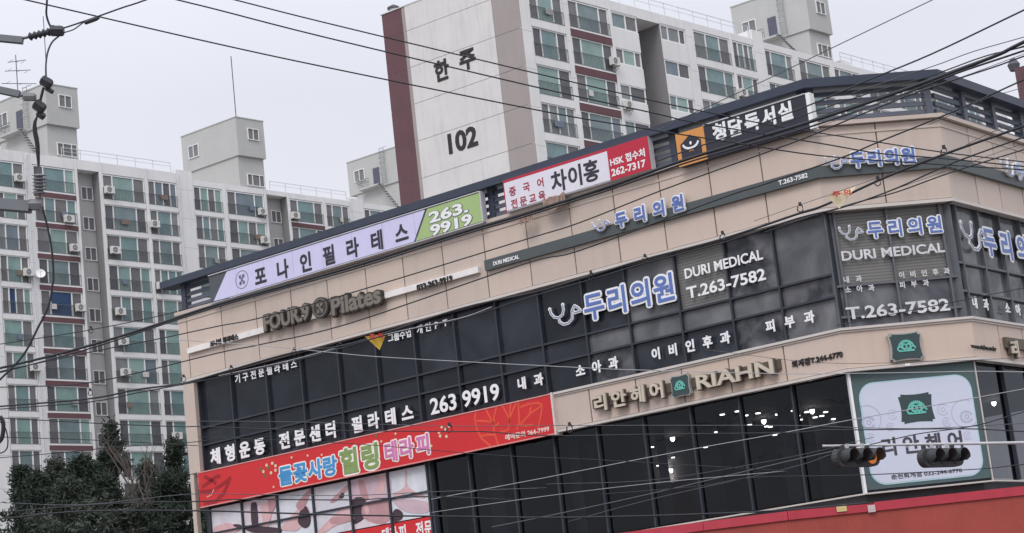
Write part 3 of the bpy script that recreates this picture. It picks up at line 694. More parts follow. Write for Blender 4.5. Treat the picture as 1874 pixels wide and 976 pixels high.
# corner poster with rounded pale panel
FP = CHAM.off(.0)
sg = thing('salon_poster', FP.P(CW/2, Z2B, 0), 'large corner salon poster, pale rounded panel with scrolls on a dark green ground', 'poster')
PG = mat('poster dark green ground', (84, 102, 104), .4, .3, var=.05, scale=1)
mb = MB(); FP.box(mb, .03, CW-.02, Z2B-.02, Z2T-.02, -.055, .0); mb.build('ground', PG, sg)
def rrect(u0, u1, z0, z1, r):
    P = []
    for cx_, cz_, a in ((u1-r, z1-r, 0), (u0+r, z1-r, 90), (u0+r, z0+r, 180), (u1-r, z0+r, 270)): P += arc(cx_, cz_, r, r, a, a+90, 8)
    return P
ua, ub = FP.uv(1581, 790)[0], FP.uv(1789, 780)[0]; za, zc = (FP.uv(1620, 890)[1]+FP.uv(1790, 868)[1])/2, (FP.uv(1590, 700)[1]+FP.uv(1750, 686)[1])/2
mb = MB(); FP.plate(mb, rrect(ua, ub, za, zc, .38), .0, .006); mb.build('rounded_border', mat('pale aqua print', (180, 212, 220), .5, .3), sg)
mb = MB(); FP.plate(mb, rrect(ua+.035, ub-.035, za+.035, zc-.035, .35), .006, .010); mb.build('rounded_panel', mat('pale lilac poster panel', (208, 213, 230), .5, .3, var=.03), sg)
SCR = mat('faint lilac scroll print', (188, 189, 214))
mb = MB()
def c_(x, y): return FP.uv(1500+x/4.4375, 680+y/4.4375)
for (x, y, R) in ((385, 390, .33), (1180, 340, .33)):
    u, z = c_(x, y); FP.ribbon(mb, arc(u, z, R, R, -40 if x < 800 else 60, 110 if x < 800 else 320, 16), .022, .010, .013)
    FP.ribbon(mb, arc(u+.02, z-.08, .14, .13, 20, 330, 12), .05, .010, .0135); FP.ribbon(mb, arc(u+.03, z-.08, .05, .05, 0, 360, 8), .03, .010, .0132)
for (x, y, R) in ((590, 350, .11), (575, 450, .09), (1000, 310, .13), (1030, 410, .10), (410, 540, .10), (1200, 520, .09)):
    u, z = c_(x, y); FP.ribbon(mb, arc(u, z, R, R, 30, 330, 12), .018, .010, .0128); FP.ribbon(mb, arc(u, z, R*.4, R*.4, 0, 360, 8), .015, .010, .0129)
mb.build('scroll_print', SCR, sg)['kind'] = 'stuff'
cu, cz = FP.uv(1677, 747); emblem(sg, FP, cu, cz, .41, .35, .010, .006, rim=False)
lettering(sg, FP, '리안헤어', (1614, 834), (1760, 790), mat('dark poster print', (78, 74, 84)), .0105, .006, .01, h=34, track=True)
lettering(sg, FP, '춘천퇴계점 033-244-6770', (1631, 876), (1760, 858), mat('dark poster print', (78, 74, 84)), .0105, .005, .0, h=9)
mb = MB(); CHAM.box(mb, -.03, .028, Z2B-.1, Z2T-.012, -.1, .05); mb.build('edge_strip', LETW, sg)
mb = MB(); CHAM.box(mb, CW-.018, CW+.01, Z2B-.1, Z2T-.012, -.1, .04); mb.build('edge_strip', TRIM, sg)

# ------------------------------------------------------------------ red therapy banner
FT = MAIN.off(.22)
uL, uR = FT.uv(364, 895)[0], FT.uv(1012, 757)[0]; zt = (FT.uv(362.4, 865.5)[1]+FT.uv(1008.9, 721.2)[1])/2; zb = (FT.uv(367.5, 929)[1]+FT.uv(1017, 794.5)[1])/2
sg = thing('therapy_banner_sign', FT.P(uL, zb, 0), 'long red box sign with blue, green and pink therapy letters and flower lines', 'sign')
mb = MB(); FT.box(mb, uL, uR, zb, zt, -.2, .0); mb.build('sign_box', RED, sg)
mb = MB()
for a in ((uL, uR, zt-.02, zt+.012, -.02, .014), (uL, uR, zb-.012, zb+.02, -.02, .014)): FT.box(mb, *a)
mb.build('edge_trim', mat('pink edge trim', (216, 150, 146)), sg)
mb = MB(); FT.box(mb, uR+.001, uR+.06, zb-.03, zt+.03, -.24, .03); mb.build('end_cap', mat('pale end cap', (214, 200, 198), .5, .3), sg)
OR2 = mat('orange flower print', (226, 84, 62), .45, .3)
def d2(x, y): return FT.uv(800+x/6.973, 700+y/6.973)
mb = MB()
for L2 in ([(495, 360), (480, 470), (510, 600), (570, 720), (680, 810)], [(620, 335), (690, 480), (750, 560), (790, 520)], [(760, 310), (725, 450), (725, 600), (750, 700), (780, 800)],
           [(830, 290), (900, 420), (925, 520)], [(940, 260), (925, 450), (910, 610)], [(1010, 260), (950, 400), (925, 480)], [(1035, 235), (1045, 400), (1050, 500), (1020, 600)],
           [(1050, 325), (1170, 275), (1290, 265), (1345, 290), (1325, 420), (1290, 590)], [(1345, 295), (1200, 390), (1080, 520), (1030, 560)], [(1200, 320), (1180, 390)],
           [(500, 490), (620, 495), (720, 510)], [(545, 690), (640, 670), (730, 670)], [(1020, 545), (1130, 555), (1220, 545)], [(800, 640), (900, 610)]):
    FT.ribbon(mb, [d2(*p) for p in L2], .06, .0, .004)
mb.build('flower_print', OR2, sg)
DR = mat('dark red leaf print', (160, 34, 40), .45, .3)
def d1(x, y): return FT.uv(360+x/4.259, 760+y/4.259)
mb = MB()
for L2 in ([(45, 560), (100, 520), (150, 480), (180, 475)], [(30, 600), (120, 590), (200, 540), (265, 490)], [(60, 690), (140, 680), (210, 610), (250, 520)], [(60, 480), (100, 500), (150, 530)]):
    FT.ribbon(mb, [d1(*p) for p in L2], .12, .0, .003)
mb.build('leaf_print', DR, sg)
mb = MB(); FT.ribbon(mb, [d1(80, 640), d1(115, 620), d1(135, 580)], .035, .004, .007); mb.build('crescent_print', mat('pink print', (232, 160, 150)), sg)
BL2 = mat('sky blue letter', (74, 150, 208), .4, .3); GR2 = mat('olive green letter', (136, 158, 96), .4, .3); PK2 = mat('pink letter', (214, 126, 180), .4, .3)
WO = (mat('cream letter outline', (240, 236, 228)), .085, .006)
lettering(sg, FT, '들꽃사랑', (512, 889), (616, 834), BL2, .004, .012, .018, back=WO, h=36, track=True, asp=1.25)
lettering(sg, FT, '힐링', (624, 867), (693, 812), GR2, .004, .012, .018, back=WO, h=48, track=True, asp=1.1)
lettering(sg, FT, '테라피', (705, 843), (785, 797), PK2, .004, .012, .018, back=WO, h=38, track=True, asp=1.25)
lettering(sg, FT, '예약문의 264-7999', (925, 805), (1005, 781), mat('pale pink print', (240, 208, 200)), .004, .006, .012, h=11)
mb = MB()                                               # flowers beside the words
for (x, y) in ((545, 390), (590, 375), (615, 430), (580, 450), (520, 440), (615, 395)): u, z = d1(x, y); FT.plate(mb, arc(u, z, .05, .05, 0, 320, 7), .0, .008)
for (x, y) in ((25, 640), (60, 570), (110, 600), (40, 685), (120, 690), (150, 560)): u, z = d2(x, y); FT.plate(mb, arc(u, z, .045, .045, 0, 320, 7), .0, .008)
for (x, y) in ((975, 310), (1440, 205), (1830, 240), (740, 330), (865, 315), (1550, 145), (600, 560)): u, z = d1(x, y); FT.plate(mb, arc(u, z, .035, .035, 0, 320, 7), .0, .008)
mb.build('blossom_print', mat('cream blossom print', (214, 206, 170)), sg)['kind'] = 'stuff'
mb = MB()
for (x, y) in ((500, 420), (560, 410), (530, 470)): u, z = d1(x, y); FT.plate(mb, arc(u, z, .07, .05, 0, 320, 7), .0, .005)
u, z = d1(1400, 165); FT.plate(mb, [(u-.08, z+.12), (u, z+.02), (u+.1, z+.16), (u+.02, z-.06)], .0, .009)
mb.build('leaf_sprig_print', mat('olive leaf print', (110, 110, 70)), sg)

# massage photo poster on the glass below it
FQ = MAIN.off(-.02)
def q1(x, y): return FQ.uv(360+x/4.259, 760+y/4.259)
ps = thing('window_photo_poster', FQ.P(-18, 6, 0), 'pale printed massage photograph across six window panes with a red strip beneath', 'poster')
PC = [q1(112, 800)[0], q1(365, 800)[0], q1(640, 750)[0], q1(920, 720)[0], q1(1210, 700)[0], q1(1510, 650)[0], q1(1820, 620)[0]]
PB = [mat('poster pale grey', (214, 210, 218)), mat('poster mauve white', (222, 208, 214)), mat('poster cool white', (220, 222, 230))]
zr = (q1(1225, 900)[1]+q1(1830, 790)[1])/2; zm = (q1(1500, 655)[1]+q1(1800, 640)[1]+q1(900, 780)[1])/3
zm = 6.98
for i in range(6):
    for (z0, z1) in ((zr+.03, zm-.03), (zm+.03, 7.72)):
        mb = MB(); FQ.box(mb, PC[i]+.03, PC[i+1]-.03, z0, z1, -.03, .0); mb.build('poster_panel', PB[i % 3], ps)
mb = MB(); FQ.box(mb, PC[0], PC[6], 5.1, zr, -.03, .0); mb.build('red_strip', RED, ps)
SK1, SK2, HR, CL = mat('skin tone print', (218, 178, 180)), mat('shaded skin print', (190, 146, 150)), mat('dark hair print', (76, 58, 68)), mat('mauve cloth print', (206, 180, 190))
FIGK = [0]
def fig(pts, m, k):
    R_ = [Vector((p[0], p[1], 0)) for p in pts]; n_ = len(R_); Q = []
    for i in range(n_):                                 # rounded outline through the points
        p0, p1, p2, p3 = R_[i-1], R_[i], R_[(i+1) % n_], R_[(i+2) % n_]
        for t in (0, .33, .66): Q.append(.5*((2*p1)+(p2-p0)*t+(2*p0-5*p1+4*p2-p3)*t*t+(3*p1-p0-3*p2+p3)*t**3))
    FIGK[0] += 1
    mb = MB(); FQ.plate(mb, [q1(p.x, p.y) for p in Q], .0, .003+.0009*FIGK[0]); mb.build('printed_shape', m, ps)
fig([(1210, 520), (1490, 470), (1500, 640), (1330, 640), (1300, 660), (1210, 640)], CL, 0)
fig([(1260, 520), (1300, 510), (1330, 600), (1340, 660), (1290, 650)], SK2, 1); fig([(1430, 480), (1480, 470), (1460, 580), (1390, 650), (1400, 580)], SK1, 1)
fig([(1215, 660), (1310, 650), (1330, 760), (1290, 820), (1215, 840)], HR, 1); fig([(1310, 680), (1490, 670), (1510, 800), (1440, 850), (1300, 800)], SK2, 2)
fig([(1300, 700), (1330, 690), (1345, 760), (1320, 770)], SK1, 3)
fig([(1530, 610), (1620, 560), (1625, 440), (1640, 440), (1650, 560), (1790, 640), (1700, 640), (1660, 600), (1600, 625), (1560, 650)], SK1, 0)
fig([(1530, 760), (1560, 730), (1605, 760), (1600, 810), (1535, 830)], HR, 0); fig([(1540, 660), (1790, 670), (1800, 760), (1620, 750)], CL, 0)
fig([(700, 900), (660, 880), (760, 760), (840, 700), (880, 740), (830, 850), (780, 900)], SK1, 0); fig([(790, 830), (820, 720), (860, 715), (890, 800), (880, 860), (840, 880)], HR, 1)
fig([(780, 690), (880, 580), (895, 590), (840, 720), (800, 740)], SK2, 2)
fig([(940, 915), (1090, 760), (1190, 700), (1205, 730), (1200, 820), (1080, 860), (1000, 915)], SK1, 0); fig([(1050, 660), (1180, 540), (1190, 560), (1110, 650), (1060, 680)], SK2, 1)
fig([(1110, 640), (1140, 600), (1150, 630), (1130, 650)], HR, 2); fig([(1050, 800), (1210, 790), (1215, 820), (1060, 850)], SK2, 1)
fig([(430, 840), (425, 700), (450, 680), (470, 700), (480, 860), (450, 870)], HR, 0); fig([(500, 700), (560, 690), (600, 700), (560, 860), (500, 915), (520, 840)], SK1, 1)
fig([(370, 860), (640, 880), (640, 915), (440, 915)], HR, 0)
fig([(560, 660), (625, 650), (620, 700), (590, 760), (570, 760)], SK2, 1)
fig([(145, 870), (200, 850), (230, 840), (300, 850), (340, 870), (300, 915), (150, 915)], SK1, 0); fig([(290, 850), (345, 855), (350, 880), (300, 870)], HR, 1)
lettering(ps, FQ, '테라피 전문', (700, 993), (790, 955), LETW, .0, .004, .01, h=30, track=True)
for u in PC:
    mb = MB(); FQ.box(mb, u-.03, u+.03, 5.05, 7.80, -.05, .07); mb.build('mullion', MULL, shop)
mb = MB(); FQ.box(mb, PC[0], PC[6], zm-.025, zm+.025, -.05, .06); mb.build('transom', MULL, shop)

# ------------------------------------------------------------------ ground floor canopy: red trim over corrugated red panels
ztop = 4.50
cp = []
for p in ((860, 1014), (1000, 994), (1134, 976), (1287, 955), (1440, 936), (1535, 926), (1630, 916), (1750, 903), (1874, 890), (2050, 872)):
    r = ray(*p); t = (ztop-EYE.z)/r.z; q = EYE+r*t; cp.append(q)
can = thing('shop_canopy', Vector((cp[4].x, cp[4].y, 0)), 'rust red corrugated ground floor canopy with a glossy crimson top trim', 'canopy')
TRC = mat('crimson canopy trim', (176, 48, 64), .35, .45, var=.12, streak=.15)
mb = MB()
for a, b in zip(cp[:-1], cp[1:]):
    t_ = (b-a).normalized(); n_ = Vector((t_.y, -t_.x, 0)); n_ = n_ if n_.dot(EYE-a) > 0 else -n_
    mb.hexa([a-n_*.3+Vector((0, 0, -.19)), b-n_*.3+Vector((0, 0, -.19)), b+n_*.06+Vector((0, 0, -.19)), a+n_*.06+Vector((0, 0, -.19)),
             a-n_*.3, b-n_*.3, b+n_*.04, a+n_*.04])
mb.build('top_trim', TRC, can)
mb = MB(); COR = mat('rust red corrugated metal', (166, 76, 68), .55, .3, var=.14, scale=.9, streak=.1)
cnt = 0
for a, b in zip(cp[:-1], cp[1:]):
    t_ = (b-a).normalized(); n_ = Vector((t_.y, -t_.x, 0)); n_ = n_ if n_.dot(EYE-a) > 0 else -n_
    Ls = (b-a).length; k = max(2, int(Ls/.068)); st = Ls/k
    for i in range(k):
        p0 = a+t_*st*i; p1 = a+t_*st*(i+.55); p2 = a+t_*st*(i+1)
        for (u_, v_, du, dv) in ((p0, p1, 0, 0), (p1, p1+t_*st*.08, 0, -.005), (p1+t_*st*.08, p2-t_*st*.08, -.005, -.005), (p2-t_*st*.08, p2, -.005, 0)):
            mb.quad(u_+n_*(.02+du)+Vector((0, 0, -2.4)), v_+n_*(.02+dv)+Vector((0, 0, -2.4)), v_+n_*(.02+dv)+Vector((0, 0, -.188)), u_+n_*(.02+du)+Vector((0, 0, -.188)))
o = mb.build('corrugated_panel', COR, can)
def onc(x, y, d=.05):                                   # point on the canopy front
    for a, b in zip(cp[:-1], cp[1:]):
        n_ = Vector(((b-a).y, -(b-a).x, 0)).normalized(); n_ = n_ if n_.dot(EYE-a) > 0 else -n_
        r = ray(x, y); t = (a+n_*d-EYE).dot(n_)/r.dot(n_); p = EYE+r*t; s = (p-a).dot((b-a).normalized())
        if -.05 <= s <= (b-a).length+.05: return p, (b-a).normalized(), n_
for x, y, ww, c, lb in ((1540, 930, .22, (214, 192, 140), 'small yellowish paper tag hanging below the crimson trim'), (1595, 931, .16, (206, 186, 186), 'small pinkish paper tag hanging right of the yellowish one')):
    p, t_, n_ = onc(x, y, .075); mb = MB(); mb.box(p, ww, .015, .15, t_, n_); mb.box(p+n_*.009, ww*.5, .004, .05, t_, n_); tag(mb.build('paper_tag', mat('paper %d' % c[2], c)), lb, 'tag')

# ------------------------------------------------------------------ apartment blocks
def apartment(face, sidedir, bd, L0, L1, parent, depth=11.0, parapet=52.45):
    """bd: list of (kind, u0, u1, first row top z)"""
    T = [face.P(L0, 0, -2.6), face.P(L1, 0, -2.6), face.P(L1, 0, -2.6)+sidedir*depth, face.P(L0, 0, -2.6)+sidedir*depth]
    mb = MB(); mb.prism(T, 0, parapet-.12); mb.build('wall', GREYW, parent)
HUNG = [mat('hung grey cloth', (150, 148, 150)), mat('hung pale cloth', (204, 200, 196)), mat('hung blue grey cloth', (112, 122, 138)), mat('hung brown cloth', (128, 110, 100))]
def bay(face, parent, u0, u1, z0, z1, lay, mats_, rail=True, dark=False, fw=.10):
    fr = MB()
    face.box(fr, u0, u1, z1-fw, z1, -.16, -.04); face.box(fr, u0, u1, z0, z0+fw, -.16, -.04)
    xs = [u0]+[u0+(u1-u0)*q for q in lay]+[u1]
    for i, x in enumerate(xs):
        a = x-fw/2 if 0 < i < len(xs)-1 else (x if i == 0 else x-fw); face.box(fr, a, a+fw, z0+fw+.001, z1-fw-.001, -.155, -.035)
    o = fr.build('window', FRAME, parent)
    for i in range(len(xs)-1):
        mb = MB(); tl = random.uniform(-.01, .01)
        mb.quad(face.P(xs[i]+.03, z0+.05, -.12+tl), face.P(xs[i+1]-.03, z0+.05, -.12-tl), face.P(xs[i+1]-.03, z1-.05, -.12-tl), face.P(xs[i]+.03, z1-.05, -.12+tl))
        mb.build('pane', mats_[i], o)
    if rail:
        mb = MB(); h = z0+(z1-z0)*.46
        face.box(mb, u0+.02, u1-.02, h-.03, h+.02, .0, .05); face.box(mb, u0+.02, u1-.02, z0+.08, z0+.12, .0, .04)
        n = max(3, int((u1-u0)/.16))
        for k in range(n+1):
            x = u0+.04+(u1-u0-.08)*k/n; face.box(mb, x-.008, x+.008, z0+.12, h-.03, .01, .03)
        mb.build('railing', RAILM, o)
        if random.random() < .22:
            a_ = u0+(u1-u0)*random.uniform(.1, .7); mb = MB(); face.box(mb, a_, a_+random.uniform(.4, 1.0), h-.45, h+.03, .052, .09)
            mb.build('hung_cloth', random.choice(HUNG), o)
    return o
def column(face, parent, kind, u0, u1, ztop, pitch, rows, band, parapet, wallm=WHITE, zmin=0.0):
    """One vertical strip of an apartment front."""
    rr = random
    mb = MB()
    if kind == 'recess':
        return
    if kind == 'wall':
        face.box(mb, u0, u1, zmin, parapet, -2.61, .02); mb.build('wall', wallm, parent)
        jm = MB()
        for k in range(rows+1):
            z = ztop-.5-pitch*k; face.box(jm, u0+.005, u1-.005, z-.012, z+.012, .0, .024)
        jm.build('joint', SEAM, parent); return
    wh = pitch-band
    face.box(mb, u0, u1, zmin, parapet-.001, -2.6, -.2)
    mb.build('wall', GREYW if kind.startswith('bal') else wallm, parent)
    mb = MB(); face.box(mb, u0, u1, ztop+.05, parapet, -.2, .0); mb.build('parapet', WHITE, parent)
    for k in range(rows):
        z1 = ztop-pitch*k; z0 = z1-wh
        if kind.startswith('bal'):
            mb = MB(); face.box(mb, u0, u1, z0-band, z0, -.2, .05); mb.build('floor_band', MAROON if 'maroon' in kind and k < rows else WHITE, parent)
            wd = u1-u0
            if kind.endswith('trim') : pass
            t = rr.random()
            if 'maroon' in kind:
                mb = MB(); face.box(mb, u0, u1, z0-.001, z0+.09, -.16, .055); mb.build('sill', FRAME, parent); z0 += .09
            if wd > 4:
                lay = [.23, .75] if t < .7 else ([.24, .5, .76] if t < .85 else [.33, .72])
            else:
                lay = [.26, .72] if t < .6 else ([.64] if t < .8 else [.25, .5, .76])
            n = len(lay)+1; cm = rr.choice(TEAL[:3] if rr.random() < .7 else TEAL)
            dm = rr.choice(DARKP)
            if n == 2: ms = [cm, dm]
            elif n == 3: ms = [dm if rr.random() < .8 else TEAL[4], cm, dm if rr.random() < .7 else rr.choice(DARKP+TEAL[2:])]
            else: ms = [dm, cm, rr.choice(DARKP+TEAL), cm]
            if parent['category'] == 'building' and (parent.get('deep'), u0, k) in BLUES: ms[BLUES[(parent.get('deep'), u0, k)]] = BLUEP
            bay(face, parent, u0+.03, u1-.03, z0, z1, [q+rr.uniform(-.02, .02) for q in lay], ms)
        else:                                           # plain wall with a shallow window
            zz = z1-.05; zl = zz-1.35
            mb = MB(); face.box(mb, u0, u1, zl-(pitch-1.35)+.05, zl, -.2, .0)
            mb.build('floor_band', wallm, parent)
            n2 = random.choice([[.55], [.3, .75], [.4]])
            bay(face, parent, u0+.05, u1-.05, zl, zz+.0, n2, [random.choice(TEAL[1:]+DARKP[2:]) if i != len(n2) else random.choice(DARKP) for i in range(len(n2)+1)], rail=False)
            mb = MB(); face.box(mb, u0, u1, zz, zz+.05, -.2, .0); mb.build('lintel', wallm, parent)
    zl = ztop-pitch*rows
    if zl > zmin+.5:
        mb = MB(); face.box(mb, u0, u1, zmin, zl+.0, -.2, .03); mb.build('base_wall', WHITE, parent)
BLUES = {('a', -11.55, 4): 1, ('a', -7.6, 4): 1}
def recess(face, parent, u0, u1, depth, ztop, pitch, rows, parapet, wu, dark=False, zmin=0):
    mb = MB(); face.box(mb, u0, u1, ztop+.15, parapet, -depth-.6, .0); mb.build('parapet', WHITE, parent)
    for a, b in ((u0-.12, u0), (u1, u1+.12)):
        pass
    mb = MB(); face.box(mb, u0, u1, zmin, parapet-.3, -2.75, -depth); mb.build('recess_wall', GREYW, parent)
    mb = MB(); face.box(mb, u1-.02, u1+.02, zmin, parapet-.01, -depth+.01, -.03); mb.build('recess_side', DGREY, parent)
    if not dark:
        fb = face.off(-depth)
        for k in range(rows):
            z1 = ztop-1.15-pitch*k+.0; bay(fb.off(.16), parent, wu-.1, wu+1.2, z1-1.25, z1, [.48], [DARKP[1], DARKP[0]], rail=False, fw=.06)
    jm = MB()
    for k in range(rows):
        z = ztop+.1-pitch*k; face.box(jm, u1-.006, u1-.001, z-.02, z+.02, -depth, -.1)
    jm.build('joint', SEAM, parent)
def roof_rail(face, parent, u0, u1, z, h=1.0, d=-.12):
    mb = MB(); face.box(mb, u0, u1, z+h-.04, z+h, d-.03, d+.03); face.box(mb, u0, u1, z+h*.62, z+h*.62+.03, d-.02, d+.02)
    n = int((u1-u0)/1.8)
    for k in range(n+1):
        x = u0+(u1-u0)*k/max(1, n); face.box(mb, x-.025, x+.025, z, z+h-.04, d-.025, d+.025)
    mb.build('roof_railing', RAILW, parent)
def penthouse(face, parent, u0, u1, zb, zm, zt, side, depth=8.0, door=True):
    n = face.n
    def pr(a, b, d0, dp, z0, z1, nm):
        p = [face.P(a, 0, d0), face.P(b, 0, d0), face.P(b, 0, d0)+side*dp, face.P(a, 0, d0)+side*dp]
        mb = MB(); mb.prism(p, z0, z1); return mb.build(nm, PENT, parent)
    body = pr(u0, u1, .0, depth, zm, zt, 'roof_house')
    pr(u0+.12, u1-.15, -.3, depth-1.2, zb-.3, zm, 'roof_house_base')
    mb = MB(); p = [face.P(u0-.05, 0, .05), face.P(u1+.05, 0, .05), face.P(u1+.05, 0, .05)+side*(depth+.1), face.P(u0-.05, 0, .05)+side*(depth+.1)]; mb.prism(p, zt, zt+.10); mb.build('roof_edge', PENT, parent)
    bay(face.off(.16), parent, u0+(u1-u0)*.38, u0+(u1-u0)*.78, zm+1.75, zm+2.95, [.5], [DARKP[2], DARKP[0]], rail=False, fw=.06)
    bay(face.off(-.14), parent, u0+(u1-u0)*.3, u1-.3, zb+.3, zb+1.5, [.3, .72], [DARKP[2], DARKP[2], DARKP[2]], rail=False, fw=.06)
    sf = Face(face.P(u0, 0, 0), 127.09)                 # side wall, u negative towards the back
    bay(sf.off(.16), parent, -depth+1.0, -depth+2.5, zm+1.3, zm+2.6, [.5], [TEAL[4], DARKP[2]], rail=False, fw=.06)
    if door:
        dr = MB(); sf.box(dr, -4.3, -3.4, zm+.25, zm+2.25, .0, .05); dr.build('door', mat('blue grey door', (92, 94, 110)), parent)
        mb = MB(); sf.box(mb, -6.0, -3.0, zm+.05, zm+.22, .0, .8); mb.build('balcony_slab', PENT, parent)
        mb = MB()
        for zz in (zm+.75, zm+1.15): mb.tube([sf.P(-6, zz, .0), sf.P(-6, zz, .78), sf.P(-4.4, zz, .78)], .025, 4)
        for k in range(9): x = -6+1.6*k/8; mb.tube([sf.P(x, zm+.2, .78), sf.P(x, zm+1.15, .78)], .018, 4)
        mb.build('balcony_railing', RAILM, parent)
        mb = MB()
        for x in (-2.9, -2.3): mb.tube([sf.P(x, zm+.1, .25), sf.P(x, zt+.4, .25), sf.P(x, zt+.5, -.2)], .035, 5)
        for k in range(16): mb.tube([sf.P(-2.9, zm+.3+k*.25, .25), sf.P(-2.3, zm+.3+k*.25, .25)], .02, 4)
        for k in range(5): mb.tube([sf.P(-2.9+.6*(math.cos(a)*-.5+.5), zm+1.2+k*.6, .25+.5*math.sin(a)) for a in [math.pi*i/6 for i in range(7)]], .02, 4)
        mb.build('ladder', mat('galvanised ladder', (150, 152, 156)), parent)
        mb = MB(); H = zm+.1-zb
        for x in (.5, .95):
            mb.tube([sf.P(-3.0, zm+.1, x), sf.P(-3.0+H*.75, zb, x)], .05, 4)
        for k in range(11): q = k/10; c = sf.P(-3.0+H*.75*q, zm+.1-H*q, .72); mb.box(c, .25, .5, .03, sf.d, sf.n)
        mb.build('stair', mat('grey steel stair', (118, 118, 120)), parent)

SIDE = -azd(127.09)
ra = ray(190, 350); pa = EYE+ra*(176/ra.y); pa.z = 0
AF = Face(pa, 42.05)
ap = thing('apartment_building', AF.P(10, 0, -5), 'long white eleven storey apartment block with glazed balconies and maroon bands at left', 'building')
ap['deep'] = 'a'
for a in (0,):
    T = [AF.P(-15, 0, -2.62), AF.P(62, 0, -2.62)]; T += [T[1]+SIDE*9, T[0]+SIDE*9]
    mb = MB(); mb.prism(T, 0, 52.2); mb.build('core_wall', GREYW, ap)
RA, PA, ZA = 11, 2.88, 51.68
COLS = [('wall', -15.0, -11.6), ('bal', -11.55, -8.5), ('wall', -8.48, -7.92), ('bal maroon', -7.6, -3.12), ('post', -3.1, -2.85), ('recess', -2.8, -.45), ('post', -.43, -.12), ('bal', -.1, 4.7), ('post', 4.72, 5.03),
        ('bal', 5.05, 8.48), ('wall', 8.5, 10.42), ('bal', 10.45, 13.98), ('post', 14.0, 14.5), ('bal', 14.55, 19.3), ('post', 19.32, 19.6), ('recess', 19.62, 22.3), ('post', 22.32, 22.58), ('bal maroon', 22.6, 27.1),
        ('post', 27.12, 27.48), ('bal', 27.5, 30.75), ('wall', 30.8, 32.8), ('bal', 32.85, 36.4), ('post', 36.42, 36.9), ('bal', 36.95, 41.0)]
for kind, a, b in COLS:
    rows = RA if b < 20 else 4
    zmin = 0 if b < 20 else 38
    par = 52.75 if b < 10.43 else 52.3
    if kind == 'recess': recess(AF, ap, a, b, 1.05, ZA, PA, rows, par, b-1.30)
    elif kind == 'post':
        mb = MB(); AF.box(mb, a, b, zmin, par, -2.61, .06); mb.build('pier', WHITE, ap)
    else: column(AF, ap, kind, a, b, ZA, PA, rows, .43, par+(.35 if kind == 'wall' and a > 0 else 0), zmin=zmin)
mb = MB(); AF.box(mb, -7.92, -7.6, 0, 52.7, -2.61, -.02); mb.build('pier', WHITE, ap)
for x_ in (8.62, 30.95, -8.3):
    mb = MB(); mb.tube([AF.P(x_, 10, .12), AF.P(x_, 52.2, .12), AF.P(x_+.2, 52.6, .05)], .06, 6); mb.build('downpipe', RAILW, ap)
roof_rail(AF, ap, -4.3, 8.0, 52.75); roof_rail(AF, ap, 20.3, 30.6, 52.3)
def pen_front(face, p1, p2): return face.uv(*p1)[0], face.uv(*p2)[0]
u0, u1 = pen_front(AF, (436, 216), (478, 222))
penthouse(AF, ap, 16.5, 20.05, 52.3, 55.55, 59.45, SIDE, door=False)
ul = AF.uv(77, 154)[0]; ur = AF.uv(141, 161)[0]; zt_ = AF.uv(110, 158)[1]; zm_ = AF.uv(120, 231)[1]
penthouse(AF, ap, ul+.3, ur, 52.7, zm_, zt_, SIDE)
u_l = AF.uv(634.8, 300.7); penthouse(AF, ap, u_l[0]+8.2, u_l[0]+11.8, 52.3, 55.6, 59.4, SIDE)
def thin(name, pts, r, m, label, cat, group=None):
    mb = MB(); mb.tube(pts, r, 6); return tag(mb.build(name, m), label, cat, group)
t0, t1 = AF.hit(432, 214, -.3), AF.hit(426.5, 104, -.3); t0.z -= .3
thin('lightning_rod', [t0, Vector((t0.x, t0.y, t1.z))], .05, GREYC, 'tall thin rod standing on the grey roof house in the left middle', 'antenna')
# yagi antenna on the leftmost roof house
ya = AF.hit(32.5, 166, -4); yt = AF.hit(28.5, 101, -4); yt = Vector((ya.x, ya.y, yt.z)); ya.z -= 1.6
an = thing('rooftop_antenna', ya, 'thin rooftop antenna with three crossbars on the leftmost roof house', 'antenna')
mb = MB(); mb.tube([ya, yt], .045, 5); mb.build('mast', GREYC, an)
for f_, hw in ((.88, 1.0), (.70, 1.4), (.45, 1.9)):
    c = ya.lerp(yt, f_); c.z = ya.z+(yt.z-ya.z)*f_; mb = MB(); mb.tube([c-AF.d*hw*.9+Vector((0, 0, -.25)), c+AF.d*hw*1.1+Vector((0, 0, .3))], .035, 4)
    for k in (-.5, .2, .7): mb.tube([c+AF.d*hw*k-AF.n*.3, c+AF.d*hw*k+AF.n*.3], .02, 4)
    mb.build('crossbar', GREYC, an)

# tower block 102
rt_ = ray(967, 150); pt = EYE+rt_*(143/rt_.y); pt.z = 0
TF = Face(pt, 42.05); TS = Face(pt, 127.09)
tw = thing('apartment_tower', TF.P(10, 0, -5), 'white apartment block with a tall pale end wall numbered 102 and a maroon strip', 'building')
T = [TF.P(.0, 0, -.21), TF.P(75, 0, -2.62), TF.P(75, 0, -2.62)+SIDE*11, pt+SIDE*13.8+Vector((0, 0, 0))-TF.n*.0]
T = [TF.P(.3, 0, -2.62), TF.P(75, 0, -2.62), TF.P(75, 0, -2.62)+SIDE*11, TF.P(.3, 0, -2.62)+SIDE*11]
mb = MB(); mb.prism(T, 0, 54.0); mb.build('core_wall', GREYW, tw)
ZS = 55.25
def side_piece(a, b, m, z0=0, d1_=.0, nm='end_wall'):   # slabs between the recessed joints, one per storey
    zz = [53.15-3.05*k for k in range(6)]; lv = [ZS]+zz+[30.0]
    for hi, lo in zip(lv[:-1], lv[1:]):
        mb = MB(); TS.box(mb, a, b, lo+.02, hi-.0 if hi == ZS else hi-.02, -.4, d1_); mb.build(nm, m, tw)
